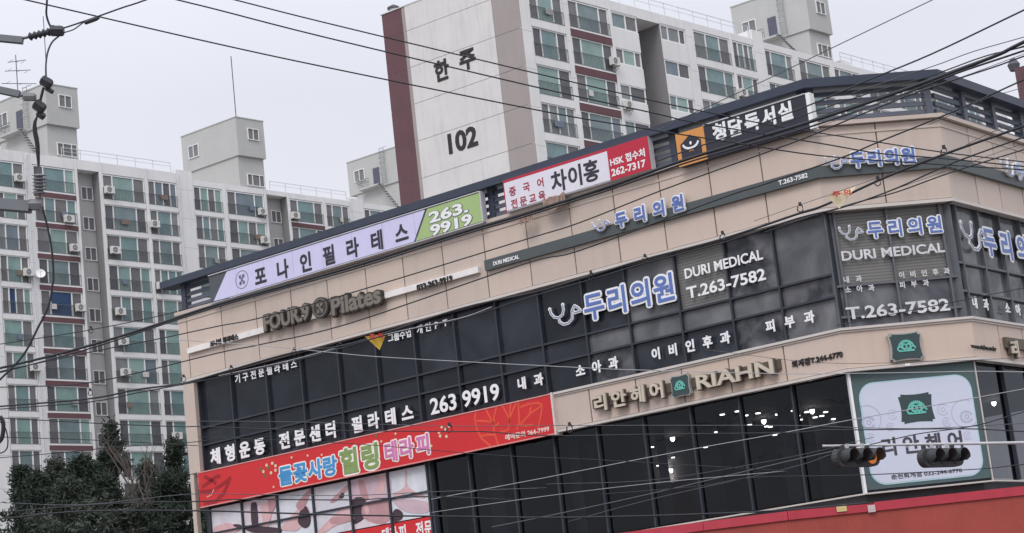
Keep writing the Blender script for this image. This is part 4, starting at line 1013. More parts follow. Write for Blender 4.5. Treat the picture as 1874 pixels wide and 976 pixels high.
side_piece(-13.8, -11.72, MAROON); side_piece(-11.70, -11.35, TAUPE, d1_=-.02); side_piece(-11.33, -2.64, OFFWH, d1_=.02); side_piece(-2.62, .0, TAUPE)
mb = MB(); TS.box(mb, -13.75, -.02, 0, ZS-.1, -.45, -.03); mb.build('end_wall_backing', SEAM, tw)
WCOL = mat('painted black numeral', (50, 47, 50))
TS2 = TS.off(.025)
hb = TS2
def glyph_at(c, BL, TR, h): lettering(tw, hb, c, BL, TR, WCOL, .0, .04, .012, name='painted_letter', h=h)
glyph_at('한', (797, 149.5), (820, 108), 38); glyph_at('주', (842.5, 129), (869, 89), 37); glyph_at('102', (822, 279), (872, 233), 38)
mb = MB(); TS.box(mb, -13.9, .05, ZS, ZS+.08, -.5, .06); mb.build('end_wall_cap', OFFWH, tw)
ZT, PT = 53.45, 3.05
COLS = [('wall', .0, 1.08), ('bal', 1.1, 5.1), ('wall', 5.12, 5.68), ('bal maroon', 5.7, 10.7), ('post', 10.72, 11.0), ('plain', 11.02, 14.35), ('recess', 14.37, 17.3), ('plain', 17.32, 20.75), ('wall', 20.77, 21.8),
        ('bal', 21.82, 26.95), ('post', 26.97, 27.33), ('bal', 27.35, 30.5), ('wall', 30.52, 32.1), ('bal', 32.12, 36.4), ('wall', 36.42, 37.28), ('bal', 37.3, 42.45), ('post', 42.47, 43.0), ('bal', 43.02, 47.2),
        ('wall', 47.22, 48.6), ('bal', 48.62, 53.4), ('post', 53.42, 53.9), ('bal', 53.92, 58.0), ('wall', 58.02, 60.0), ('bal', 60.02, 64.5), ('post', 64.52, 65.0), ('bal', 65.02, 69.5), ('wall', 69.52, 75)]
for kind, a, b in COLS:
    zt_ = ZT if a < 21 else ZT+.2; rows = 6 if b < 21 else (4 if b < 40 else 3)
    par = 54.3; zmin = 34
    if kind == 'recess':
        recess(TF, tw, a, b, 2.5, zt_-.2, PT, rows, par, 0, dark=True, zmin=zmin)
    elif kind == 'post':
        mb = MB(); TF.box(mb, a, b, zmin, par, -2.61, .06); mb.build('pier', WHITE, tw)
    else: column(TF, tw, kind, a, b, zt_, PT, rows, .6, par+(.9 if (kind == 'wall' and a == 30.52) else 0), zmin=zmin)
roof_rail(TF, tw, 10.5, 30.2, 54.3, 1.15); roof_rail(TF, tw, 44.6, 74.5, 54.3, 1.15)
penthouse(TF, tw, 40.1, 43.75, 54.3, 56.95, 61.4, SIDE)
mb = MB(); TF.box(mb, 47.0, 48.6, 54.3, 55.5, -3, -1.5); mb.build('roof_hatch', WHITE, tw)
vt = TS.hit(720.5, 22, -.6); vt.z = ZS+.05
vn = thing('roof_vent', vt, 'small round vent cap on the maroon corner of the tall end wall', 'vent')
mb = MB(); mb.tube([vt, vt+Vector((0, 0, .35))], .35, 12); mb.build('pipe', RAILW, vn)
mb = MB(); mb.tube([vt+Vector((0, 0, q)) for q in (.36, .5, .72)], [.5, .5, .12], 12); mb.build('cap', GREYC, vn)
# far maroon block at the right picture edge
r_ = ray(1862, 160); pb = EYE+r_*(150/r_.y); pb.z = 0
BF = Face(pb, 42.05)
fb_ = thing('far_apartment_building', pb, 'sliver of a maroon apartment end wall at the far right edge', 'building')
zt_ = BF.uv(1861, 127)[1]
mb = MB(); mb.prism([BF.P(0, 0), BF.P(14, 0), BF.P(14, 0)+SIDE*(-1), BF.P(0, 0)+SIDE*(-8)], 0, zt_)
mb.f = mb.f; mb.build('wall', MAROON, fb_)
mb = MB(); mb.tube([BF.P(.6, zt_, -.3), BF.P(.6, zt_+.5, -.3), BF.P(.6, zt_+1.0, -.3)], [.35, .5, .2], 10); mb.build('roof_vent', GREYC, fb_)

# ------------------------------------------------------------------ outdoor air conditioner units, dish
ACW = mat('cream metal casing', (218, 215, 210), .5, .3, var=.05)
ac_src = None
def place_ac(face, px, py, label, fan_only=False):
    global ac_src
    p = face.hit(px, py, .12); p = p-Vector((0, 0, .32))
    if ac_src is None:
        o = thing('air_conditioner', p, label, 'air conditioner', 'outdoor air conditioner units on the apartment fronts')
        X, N = face.d, face.n; Z = Vector((0, 0, 1)); c = p+Z*.34
        mb = MB(); mb.box(c+N*.18, .95, .36, .68, X, N); mb.build('casing', ACW, o)
        mb = MB(); cc = c-X*.12+N*.365
        for R in (.27, .17, .07): mb.tube([cc+X*R*math.cos(a)+Z*R*math.sin(a) for a in [2*math.pi*i/14 for i in range(15)]], .012, 4)
        for a in range(8): mb.tube([cc, cc+X*.27*math.cos(a*math.pi/4)+Z*.27*math.sin(a*math.pi/4)], .008, 3)
        gd = mb.build('fan_guard', RAILW, o)
        mb = MB(); mb.extrude([cc-N*.004+X*.27*math.cos(a)+Z*.27*math.sin(a) for a in [2*math.pi*i/16 for i in range(16)]], [cc+N*.002+X*.27*math.cos(a)+Z*.27*math.sin(a) for a in [2*math.pi*i/16 for i in range(16)]]); mb.build('fan_opening', mat('dark fan opening', (84, 84, 88)), o)
        for s_ in (-.35, .35): mb = MB(); mb.box(p+X*s_+N*.15, .05, .5, .05, X, N); mb.tube([p+X*s_+N*.38, p+X*s_-Z*.35-N*.08], .02, 4); mb.build('bracket', RAILM, o)
        ac_src = o; return o
    return copy_tree(ac_src, p-ac_src.location, label)
a2 = lambda x, y: (x/3.253, 260+y/3.253)
a3 = lambda x, y: (x/2.14, 520+y/2.14)
a4 = lambda x, y: (300+x/3.05, 180+y/3.05)
a6 = lambda x, y: (940+x/3.253, y/3.253)
a7 = lambda x, y: (1240+x/3.903, y/3.903)
ROWW = ['top', 'second', 'third', 'fourth', 'fifth', 'sixth', 'seventh', 'eighth', 'ninth', 'tenth', 'eleventh']
def row_of(face, px, z0, pt_): return max(0, min(10, int((z0-face.uv(*px)[1])/pt_)))
for f_, conv, pts, z0_, pp in ((AF, a2, [(110, 218), (645, 290), (440, 635), (680, 648), (165, 780), (915, 493), (955, 860), (405, 462)], ZA, PA),
                               (AF, a3, [(312, 95), (468, 110), (480, 228), (135, 328), (488, 348), (690, 597), (372, 703)], ZA, PA),
                               (AF, a4, [(545, 637), (728, 658), (560, 795)], ZA, PA),
                               (TF, a6, [(592, 372), (675, 632)], ZT, PT), (TF, a7, [(458, 670)], ZT+.2, PT)):
    for x, y in pts:
        p = conv(x, y); u = f_.uv(*p)[0]; k = row_of(f_, p, z0_, pp)
        if f_ is AF:
            where = ('first balcony column from the left' if u < -8 else 'maroon banded column left of the first grey stair recess' if u < -1 else 'column just right of the first grey stair recess' if u < 5 else
                     'column left of the plain white strip' if u < 9 else 'column left of the second stair recess' if u < 21 else 'column right of the second stair recess')
            place_ac(f_, *p, 'air conditioner unit, %s storey, %s' % (ROWW[k], where))
        else:
            place_ac(f_, *p, 'air conditioner unit on the numbered tower, %s' % ('beside its first maroon band' if y == 372 else 'on its white wall left of the dark recess' if y == 632 else 'just above the black rooftop sign'))
dp = AF.hit(*a2(240, 785), .3)
ds = thing('satellite_dish', dp, 'small white satellite dish on the maroon banded balconies, fourth storey', 'satellite dish')
mb = MB(); ax = (AF.n+Vector((0, 0, .35))-AF.d*.5).normalized(); sx_ = ax.cross(Vector((0, 0, 1))).normalized(); sy_ = sx_.cross(ax)
rings_ = [[dp+ax*(.10*(R/.45)**2)+sx_*R*math.cos(t)+sy_*R*math.sin(t) for t in [2*math.pi*i/14 for i in range(14)]] for R in (.05, .2, .35, .45)]
n0 = 0
for rg in rings_: mb.v += rg
for i in range(3):
    for j in range(14): mb.f.append((i*14+j, i*14+(j+1) % 14, (i+1)*14+(j+1) % 14, (i+1)*14+j))
mb.f.append(tuple(range(14))); mb.build('reflector', LETW, ds)
mb = MB(); mb.tube([dp-ax*.01, dp-AF.n*.3-Vector((0, 0, .1))], .03, 5); mb.tube([dp+ax*.1-sy_*.42, dp+ax*.5], .015, 4); mb.build('arm', RAILM, ds)

# ------------------------------------------------------------------ overhead cables
def smooth(pts, n=5):
    P = [pts[0]*2-pts[1]]+pts+[pts[-1]*2-pts[-2]]; out_ = []
    for i in range(1, len(P)-2):
        p0, p1, p2, p3 = P[i-1:i+3]
        for k in range(n):
            t = k/n; out_.append(.5*((2*p1)+(p2-p0)*t+(2*p0-5*p1+4*p2-p3)*t*t+(3*p1-p0-3*p2+p3)*t**3))
    out_.append(pts[-1]); return out_
def cable(px, D0, D1, wpx, label, m=BLACKM, ends=True, name='overhead_cable', group='overhead cables across the street'):
    px = [tuple(p) for p in px]
    if ends:                                            # run on past the picture edge
        for a, b, k in ((0, 1, 0), (-1, -2, 1)):
            x, y = px[a]
            if x <= 5 or x >= 1870 or y <= 2:
                dx, dy = px[a][0]-px[b][0], px[a][1]-px[b][1]; L2 = math.hypot(dx, dy); q = (x+dx/L2*260, y+dy/L2*260)
                px = [q]+px if a == 0 else px+[q]
    x0, x1 = px[0][0], px[-1][0]
    W3 = [W(x, y, D0+(D1-D0)*((x-x0)/(x1-x0) if x1 != x0 else 0)) for x, y in px]
    r = wpx*.80*(D0+D1)/2/FPX/2
    mb = MB(); mb.tube(smooth(W3), r, 6); return tag(mb.build(name, m, smooth=True), label, 'cable', group)
CB = [
 ([(47, 0), (179, 30.4), (400, 81), (600, 124), (1000, 205), (1186, 236.7), (1329, 259), (1500, 285), (1700, 300), (1874, 311)], 28, 34, 3.2, 'lowest of the three dark cables that cross the pale numbered end wall', BLACKM),
 ([(324.6, 0), (400, 18.6), (600, 69.7), (1000, 164), (1200, 208), (1275, 225), (1500, 262.4), (1610, 281), (1724, 290), (1874, 305)], 28.6, 34, 3.2, 'middle of the three dark cables that cross the pale numbered end wall', BLACKM),
 ([(430, 0), (600, 43), (1000, 139), (1200, 185.7), (1304, 207.5), (1413, 229.5), (1609.5, 260.7), (1724, 278.7), (1874, 296.7)], 29.2, 34.6, 3.0, 'uppermost of the three dark cables that cross the pale numbered end wall', BLACKM),
 ([(1706.4, 0), (1522.6, 88), (1386, 153.7), (1240, 221), (1190, 247)], 27, 34, 2.2, 'thin cable rising from the roof cap to the top edge beyond the tower roof house', GREYC),
 ([(1874, 18.6), (1706, 98.6), (1586, 148), (1500, 185), (1391.6, 227.5), (1353, 243), (1242, 281), (1200, 296)], 26, 40, 3.8, 'thick dark cable leaving the right edge highest, above the roof peak', BLACKM),
 ([(0, 674), (100, 650), (200, 622), (300, 590), (400, 557), (640, 490), (760, 452), (867, 419), (930, 401), (1000, 379), (1117, 341), (1235, 299), (1320, 272), (1480, 224), (1640, 170), (1813, 106), (1874, 77)], 44, 27, 7.0, 'thickest black cable bundle, running beneath the lilac banner from left to right edge', BLACKM),
 ([(0, 682), (100, 656), (200, 627), (400, 561), (640, 495), (760, 457), (867, 424), (930, 406), (1000, 384), (1117, 347), (1235, 305), (1320, 279), (1480, 233), (1640, 178), (1746, 136), (1874, 93)], 43.4, 26.8, 4.0, 'dark cable hugging the thickest bundle just below it', BLACKM),
 ([(1874, 86), (1800, 104), (1700, 140), (1600, 168), (1480, 208), (1391, 244)], 27.5, 37, 3.0, 'short dark cable above the thickest bundle at the right', BLACKM),
 ([(1874, 68), (1780, 95), (1706, 122), (1560, 170)], 28, 34, 2.2, 'thin cable just over the thick bundle right of the roof peak', GREYC),
 ([(1874, 103), (1813, 125), (1682, 168), (1568, 213), (1480, 250), (1400, 280), (1215, 347), (1060, 408), (960, 439), (640, 537), (472, 583), (400, 597), (290, 620.5), (168, 644), (0, 680)], 26.5, 42, 3.0, 'dark cable crossing the beige band above the grey clinic bar', BLACKM),
 ([(1874, 146), (1746, 204), (1608, 260), (1537, 290), (1400, 337), (1320, 363), (1060, 459), (960, 483), (640, 592), (480, 630), (400, 646), (168, 700), (0, 709)], 26, 41, 3.2, 'dark cable crossing the beige band just below the white studio bar', BLACKM),
 ([(0, 630), (154, 606), (280, 581), (346, 564), (420, 545)], 42, 45, 2.2, 'thin cable meeting the thick bundle at the left building corner', BLACKM),
 ([(0, 744), (163, 730), (252, 713), (336, 702), (400, 684), (538, 645), (640, 630), (840, 566), (980, 535), (1081, 505), (1180, 475), (1321, 438), (1459, 392), (1511, 375), (1620, 325), (1724, 284), (1874, 231)], 41, 26, 5.0, 'thick black cable along the top edge of the third floor windows', BLACKM),
 ([(0, 749), (163, 736), (252, 719), (400, 691), (570, 653), (707.6, 613), (840, 585), (980, 541), (1081, 512), (1180, 482), (1321, 445), (1459, 400), (1545, 379), (1640, 345), (1740, 300), (1874, 251)], 40.5, 25.6, 3.2, 'second dark cable just under the thick window top cable', BLACKM),
 ([(1874, 274), (1740, 316), (1640, 352), (1563, 372), (1480, 398), (1400, 425)], 25.4, 33, 3.2, 'lowest dark cable of the group reaching the cream warning flag', BLACKM),
 ([(1380, 405), (1462, 376), (1606, 326), (1724, 287), (1806, 246), (1874, 222)], 32, 26.5, 1.4, 'hair thin messenger wire with loops above the cream warning flag', GREYC),
 ([(400, 688), (538, 658), (707, 612), (840, 583), (900, 562)], 38, 35, 2.0, 'pale wire crossing the top of the left window lettering', LGREYC),
 ([(323, 622), (480, 633), (603, 645), (720, 655), (1060, 673), (1189, 678), (1420, 684), (1611, 683), (1781, 680), (1874, 681)], 36, 26, 2.0, 'pale wire sloping gently over the dark windows and the green emblem board', LGREYC),
 ([(362, 771), (546, 772.5), (823, 780), (1008, 779), (1440, 779), (1569, 783), (1700, 784), (1874, 775)], 33, 25, 1.8, 'thin pale wire level with the orange flower print', GREYC),
 ([(0, 765), (178, 775), (327, 781), (369, 781), (546, 787), (823, 790), (886, 790), (1000, 797.5), (1200, 795), (1440, 792), (1507, 787), (1565, 787), (1765, 785), (1874, 790)], 32, 24, 2.8, 'dark sagging cable across the red banner and the salon poster emblem', BLACKM),
 ([(0, 838), (120, 828), (220, 818), (346, 810), (420, 800)], 34, 36, 2.0, 'thin dark wire over the lower left balconies', BLACKM),
 ([(0, 950), (150, 936), (360, 935), (505, 939), (640, 943), (800, 945), (1060, 947), (1380, 937), (1600, 920)], 26, 24, 4.2, 'thick dark cable across the massage photograph near the bottom', BLACKM),
 ([(0, 938), (201, 922), (360, 918), (447, 914), (642, 915), (785, 909), (938, 915)], 26.5, 27, 3.0, 'dark cable just above the thick one near the bottom left', BLACKM),
 ([(0, 920), (150, 924), (340, 905), (460, 905), (640, 907), (800, 900), (1000, 893)], 27, 27, 1.8, 'thin grey wire over the hedge of dark trees', GREYC),
 ([(789, 914), (1000, 874), (1220, 831), (1440, 791), (1561, 768), (1720, 740), (1874, 712)], 30, 25, 1.8, 'bright thin wire slanting up across the salon glass and poster', LGREYC),
 ([(900, 965), (1000, 945), (1186, 905), (1440, 845), (1534, 824)], 29, 27, 2.6, 'grey cable slanting up the salon glass to the first traffic light', GREYC),
 ([(1040, 955), (1200, 912), (1440, 858), (1520, 832)], 29, 27, 1.6, 'thin grey wire just under the grey slanting salon glass cable', GREYC),
 ([(1100, 905), (1280, 890), (1380, 874), (1565, 870), (1785, 859), (1874, 850)], 27, 25, 2.4, 'dark cable crossing the small telephone line of the salon poster', BLACKM),
 ([(1592, 814), (1640, 803), (1688, 793), (1785, 779), (1874, 754)], 26, 24, 2.6, 'dark cable rising right from the signal arm across the salon poster', BLACKM),
 ([(1531, 596), (1640, 574), (1760, 550), (1874, 527)], 30, 26, 2.2, 'dark cable over the telephone number of the corner window', BLACKM),
 ([(1000, 886), (1200, 878), (1440, 838), (1600, 800)], 29, 26, 1.3, 'faint grey wire below the bright slanting wire on the salon glass', GREYC),
 ([(1874, 160), (1800, 182), (1746, 208), (1700, 228)], 26, 28, 1.6, 'short thin wire over the side louvres at the right', GREYC),
 ([(1874, 84), (1790, 112), (1650, 163), (1500, 214), (1380, 262)], 27, 33, 2.0, 'thin dark wire threaded through the thick bundle over the louvred corner', BLACKM),
 ([(1874, 99), (1760, 141), (1620, 186), (1480, 240)], 26.5, 31, 1.6, 'thin grey wire along the lower side of the bundle at the louvred corner', GREYC),
 ([(1874, 262), (1760, 303), (1650, 342), (1560, 374)], 26, 30, 1.4, 'thin grey wire beneath the blue letters of the grey corner bar', GREYC),
 ([(365, 800), (640, 812), (900, 833), (1100, 842), (1440, 862)], 30, 27, 1.8, 'thin dark wire sloping down across the colourful red banner words', BLACKM),
 ([(790, 938), (1000, 908), (1200, 884), (1440, 862)], 29, 27, 1.5, 'faint pale wire low across the salon glass', LGREYC),
 ([(1290, 640), (1500, 664), (1700, 662), (1874, 655)], 28, 25, 1.3, 'hair thin wire over the lower beige band and emblem board', GREYC),
 ([(0, 800), (180, 806), (362, 816)], 33, 35, 1.8, 'thin dark wire just above the tree tops at the left', BLACKM),
]
for px, D0, D1, wp, lb, m_ in CB: cable(px, D0, D1, wp, lb, m_)
# hooks and clamps tied to the cables
HK = ['just above the first character of the small studio lettering', 'above the last character of the small studio lettering', 'between the studio lettering and the yellow flag',
      'above the first character of the big blue clinic name', 'above the end of the big blue clinic name', 'above the white English clinic name', 'left of the cream warning flag',
      'right of the cream warning flag', 'at the end of the clinic name on the grey corner bar', 'on the red banner beside the flower print',
      'on the beige panel right of the red banner', 'at the left corner of the beige building', 'on the maroon banded balconies', 'on the thick bundle before the grey stair recess']
for i, (x, y, D) in enumerate(((423, 676, 37), (538, 644, 36), (622, 632, 36), (1081, 504, 32), (1180, 474, 31), (1322, 432, 30), (1464, 380, 29), (1606, 332, 28), (1727, 276, 27), (822, 783, 29), (1042, 783, 27), (336, 693, 38), (165, 718, 39), (166, 604, 40))):
    c = W(x, y, D); mb = MB()
    mb.tube([c+UP*.07, c+RT*.035+UP*.02, c+RT*.045-UP*.04, c-UP*.07, c-RT*.04-UP*.04, c-RT*.03+UP*.015], .010, 5); mb.box(c+UP*.05, .04, .04, .05)
    tag(mb.build('cable_hook', BLACKM), 'small black cable hook %s' % HK[i], 'cable hook', 'black tie hooks on the cables')
# triangular warning flags
def flag(pts, D, m, label, BL, TR):
    A, B, C = [W(*p, D) for p in pts]
    o = thing('warning_flag', (A+B+C)/3, label, 'flag'); n_ = (B-A).cross(C-A).normalized(); n_ = n_ if n_.dot(EYE-A) > 0 else -n_
    mb = MB(); sag = n_*.03
    mid = (A+B)/2-UP*.02
    mb.extrude([A, mid, B, (B+C)/2+sag, C, (A+C)/2-sag], [p+n_*.008 for p in (A, mid, B, (B+C)/2+sag, C, (A+C)/2-sag)]); mb.build('cloth', m, o)
    az = math.degrees(math.atan2((B-A).x, (B-A).y)); ff = Face(Vector((A.x, A.y, 0))+n_*.06, az)
    lettering(o, ff, '주·의', BL, TR, mat('red flag print', (196, 70, 56)), .0, .006, .02, h=11)
flag([(1511, 357), (1567, 341), (1536, 382)], 27.5, mat('cream flag cloth', (236, 222, 190), .8, .1, var=.1), 'cream triangular warning flag with red letters hanging before the corner window', (1524, 361), (1556, 347))
flag([(667.6, 616), (708, 608), (694.7, 641)], 35, mat('yellow flag cloth', (222, 184, 84), .8, .1, var=.15), 'yellow triangular warning flag hanging before the left dark windows', (676, 621), (701, 611))

# ------------------------------------------------------------------ traffic signals on a mast arm
arm = thing('signal_mast_arm', W(1874, 811, 43), 'slim pale grey horizontal traffic signal arm reaching in from the right', 'mast arm')
MET = mat('galvanised arm metal', (188, 188, 192), .4, .4, metal=.2)
a_, b_ = W(1507, 816.5, 43), W(1900, 810, 43); b2 = a_+(b_-a_)*2.2
mb = MB(); mb.tube([a_, b_, b2], [.026, .036, .055], 10); mb.build('arm', MET, arm)
mb = MB(); mb.tube([Vector((b2.x, b2.y, 0)), Vector((b2.x, b2.y, b2.z+.6))], [.14, .09], 12); mb.build('pole', MET, arm)
mb = MB(); mb.tube([a_-(b_-a_).normalized()*.02, a_+(b_-a_).normalized()*.03], .03, 8); mb.build('end_cap', MET, arm)
SIGB = mat('dark signal housing', (62, 62, 66), .5, .3, var=.1); SIGV = mat('grey signal visor', (64, 65, 69), .5, .3, var=.1); LNSD = mat('unlit dark lens', (40, 36, 36), .3, .4)
AMB = mat('lit amber lens', (216, 130, 62), .4, .3, emit=.45)
def signal(px, py, label, lit):
    c = W(px, py, 42.6); n_ = azd(140); X = azd(50); Z = Vector((0, 0, 1)) # looks towards the right, away from the camera's road
    if n_.y > 0: n_ = -n_
    o = thing('traffic_signal', c, label, 'traffic light', 'traffic signals on the mast arm')
    mb = MB()
    Rr = .18
    ring = [(-.55, 0)]+[( -.55+.0, 0)]
    P = arc(.5, 0, .2, .2, -90, 90, 8)+arc(-.5, 0, .2, .2, 90, 270, 8)
    mb.extrude([c+X*x+Z*z-n_*.09 for x, z in P], [c+X*x+Z*z+n_*.07 for x, z in P]); mb.build('housing', SIGB, o)
    for k, x in enumerate((-.42, 0, .42)):
        q = c+X*x; M_ = []
        for i in range(13):
            t = rad(-30+240*i/12); M_.append((math.cos(t), math.sin(t)))
        mb = MB()
        for rr_, L_ in ((.175, .30),):
            inn = [q+X*rr_*a+Z*rr_*b for a, b in M_]; 
            for i in range(12):
                e0, e1 = (.34 if b > -.2 else .26 for b in (M_[i][1], M_[i+1][1]))
                A0, A1 = inn[i]+n_*.07, inn[i+1]+n_*.07; B0, B1 = inn[i]+n_*e0, inn[i+1]+n_*e1
                mb.quad(A0, A1, B1, B0)
                C0, C1 = q+(inn[i]-q)*.94, q+(inn[i+1]-q)*.94
                mb.quad(C0+n_*.07, C0+n_*e0, C1+n_*e1, C1+n_*.07); mb.quad(B0, B1, C1+n_*e1, C0+n_*e0)
        mb.build('visor', SIGV, o)
        mb = MB(); rg = [(math.cos(2*math.pi*i/16), math.sin(2*math.pi*i/16)) for i in range(16)]
        mb.extrude([q+X*a*.15+Z*b*.15+n_*.06 for a, b in rg], [q+X*a*.15+Z*b*.15+n_*.09 for a, b in rg]); mb.build('lens', AMB if lit and k == 2 else LNSD, o)
    mb = MB()
    for s_ in (-.25, .25): mb.box(c+X*s_+Z*.22, .06, .06, .18, X, n_)
    mb.build('hanger', MET, o)['kind'] = 'stuff'
    mb = MB(); mb.tube([c-X*.5+Z*.2-n_*.12, c-X*.5-Z*.05-n_*.12, c-X*.45-Z*.1], .035, 6); mb.build('bracket', MET, o)
signal(1567, 838, 'left traffic signal head with a lit amber lens hanging on the arm', True)
signal(1722, 838, 'right traffic signal head, unlit, hanging before the salon poster', False)
for k_, x in enumerate((1541, 1587, 1690, 1742)):
    c = W(x, 819, 43); mb = MB(); mb.box(c, .09, .09, .09); mb.tube([c+Vector((0, 0, -.05)), c-Vector((0, 0, .16))], .02, 5)
    tag(mb.build('arm_clamp', SIGB), 'dark arm clamp, %s of the two over the %s signal head' % (('left', 'right')[k_ % 2], ('left', 'right')[k_//2]), 'clamp', 'signal clamps on the mast arm')

# ------------------------------------------------------------------ utility pole hardware at the upper left
UD = 16.0
pole = thing('utility_pole', W(-260, 700, UD), 'grey utility pole just outside the left edge whose steel arms reach into the picture', 'utility pole')
pc = W(-260, 400, UD); CON = mat('concrete pole', (158, 156, 152), .85, .1, bump=.2)
mb = MB(); mb.tube([Vector((pc.x, pc.y, 0)), Vector((pc.x, pc.y, 12))], [.2, .13], 14); mb.build('shaft', CON, pole)
STL = mat('grey galvanised steel', (112, 114, 120), .5, .4, metal=.3)
for (x0, y0, x1, y1, wp) in ((-260, 45, 42, 74.5, 12), (-260, 110, 36, 173, 12), (-260, 352, 55, 379, 20)):
    A, B = W(x0, y0, UD), W(x1, y1, UD); X = (B-A).normalized(); s_ = wp*UD/FPX; Y = X.cross(Vector((0, 0, 1))).normalized(); Z = Y.cross(X)
    mb = MB(); mb.box((A+B)/2, (B-A).length, s_, s_, X, Y, Z); mb.build('crossarm', STL, pole)
PORC = mat('dark insulator polymer', (56, 56, 62), .35, .4, var=.1); PORG = mat('grey insulator', (120, 120, 126), .35, .4)
def shed_insulator(px0, px1, n, r0_, r1_, label, m=PORC):
    A, B = W(*px0, UD), W(*px1, UD); o = thing('insulator', (A+B)/2, label, 'insulator')
    mb = MB(); P_, R_ = [], []
    for i in range(n):
        for dt, rr_ in ((.1, r0_), (.45, r1_), (.55, r1_), (.9, r0_)): P_.append(A.lerp(B, (i+dt)/n)); R_.append(rr_)
    mb.tube(P_, R_, 12); mb.build('shed_stack', m, o, smooth=True)
    d_ = (B-A).normalized(); mb = MB(); mb.tube([A-d_*.06, A+d_*.01], .012, 6); mb.build('end_fitting', STL, o); mb = MB(); mb.tube([B-d_*.01, B+d_*.05], .012, 6); mb.build('end_fitting', STL, o); return o
shed_insulator((52, 68), (93, 58), 5, .022, .036, 'dark ribbed strain insulator at the end of the upper steel arm')
shed_insulator((72, 318), (73, 356), 6, .028, .062, 'ribbed pale and dark insulator standing on the lower grey arm', PORG)
def lump(name, c, sizes, label, cat, m=PORC, tilt=0):
    mb = MB(); C = W(*c, UD); X = RT*math.cos(tilt)+UP*math.sin(tilt); Y = -RT*math.sin(tilt)+UP*math.cos(tilt)
    o = thing(name, C, label, cat)
    for k, (dx, dy, a, b, nm) in enumerate(sizes):
        mb = MB(); q = C+X*dx*UD/FPX+Y*dy*UD/FPX; h = a*UD/FPX/2; v = b*UD/FPX/2
        mb.tube([q-X*h, q-X*h*.8, q-X*h*.3, q+X*h*.4, q+X*h*.85, q+X*h], [v*.7, v*1.0, v, v*1.02, v*.95, v*.7], 6 if a > 10 else 5); mb.build(nm, m, o)
    return o
lump('dead_end_clamp', (104, 57), [(0, 0, 26, 20, 'clamp_body'), (-8, 6, 8, 10, 'bolt')], 'dark rounded dead end clamp beside the upper strain insulator', 'clamp')
lump('splice_sleeve', (167, 38), [(0, 0, 26, 8, 'sleeve'), (12, 0, 8, 6, 'collar')], 'small dark splice sleeve where two wires meet near the top left', 'clamp', tilt=.35)
lump('line_clamp', (86, 155), [(-3, 3, 22, 20, 'clamp_body'), (9, -7, 16, 9, 'bolt')], 'dark line clamp on the hanging wire above the middle arm', 'clamp', tilt=-.5)
lump('fuse_holder', (73, 201), [(-4, 4, 22, 22, 'holder_body'), (7, -7, 16, 14, 'fuse_cap')], 'dark fuse holder on the hanging wire below the middle arm', 'fuse holder', tilt=-.6)
lump('arm_end_bracket', (54, 178), [(0, 0, 24, 15, 'bracket_body'), (-14, 3, 10, 8, 'bolt')], 'grey rounded bracket at the end of the middle steel arm', 'bracket', PORG)
lump('arm_clamp_band', (64, 375), [(0, 0, 26, 22, 'band'), (-10, -12, 8, 10, 'bolt'), (10, -10, 8, 12, 'bolt')], 'grey clamp band at the end of the lowest steel arm', 'clamp', PORG)
def wire(px, wp, label, m=BLACKM, taper=None):
    P_ = smooth([W(x, y, UD) for x, y in px], 5); r = wp*UD/FPX/2; mb = MB()
    mb.tube(P_, r if taper is None else [t_*UD/FPX/2 for t_ in [taper[0]+(taper[1]-taper[0])*math.sin(math.pi*i/(len(P_)-1)) for i in range(len(P_))]], 8)
    return tag(mb.build('jumper_wire', m, smooth=True), label, 'wire', 'jumper wires at the upper left pole hardware')
wire([(87, -60), (86, 0), (85, 27), (92, 48), (100, 55)], 4, 'wire dropping from the top edge into the upper dark clamp')
wire([(115, 52), (140, 44), (179, 30.4), (225, 14), (267, 0), (400, -50)], 3.2, 'wire rising right from the upper clamp to the top edge')
wire([(117, 60), (135, 54), (152, 42), (166, 37)], 2.6, 'short lower wire between the upper clamp and the splice sleeve', GREYC)
wire([(108, 66), (95, 78), (87, 97), (84, 120), (84.5, 147)], 3.4, 'curved wire hanging from the upper clamp to the line clamp', GREYC)
wire([(79, 30), (81, 60), (84, 110)], 1.4, 'hair thin vertical wire behind the upper clamp', GREYC)
wire([(80, 160), (76, 175), (72, 193)], 5, 'short thick dark lead between line clamp and fuse holder')
wire([(69, 212), (64, 224), (64, 240), (68, 262), (70, 290), (71, 316)], 5, 'tapering dark sleeve hanging from the fuse holder to the ribbed insulator', BLACKM, (2.5, 9))
wire([(77, 378), (88, 420), (95, 460), (98, 506), (96, 522), (89, 560), (70, 599), (42, 651), (0, 695), (-40, 735)], 4.0, 'dark cable falling from the lowest arm and curving left out of the picture')
wire([(0, 772), (8, 780), (14, 800), (13, 820), (3, 829), (-12, 828)], 2.5, 'loose dark cable loop at the left edge')
wire([(0, 762), (6, 775), (4, 800), (-4, 812)], 8, 'thick dark coil end at the left edge', BLACKM)

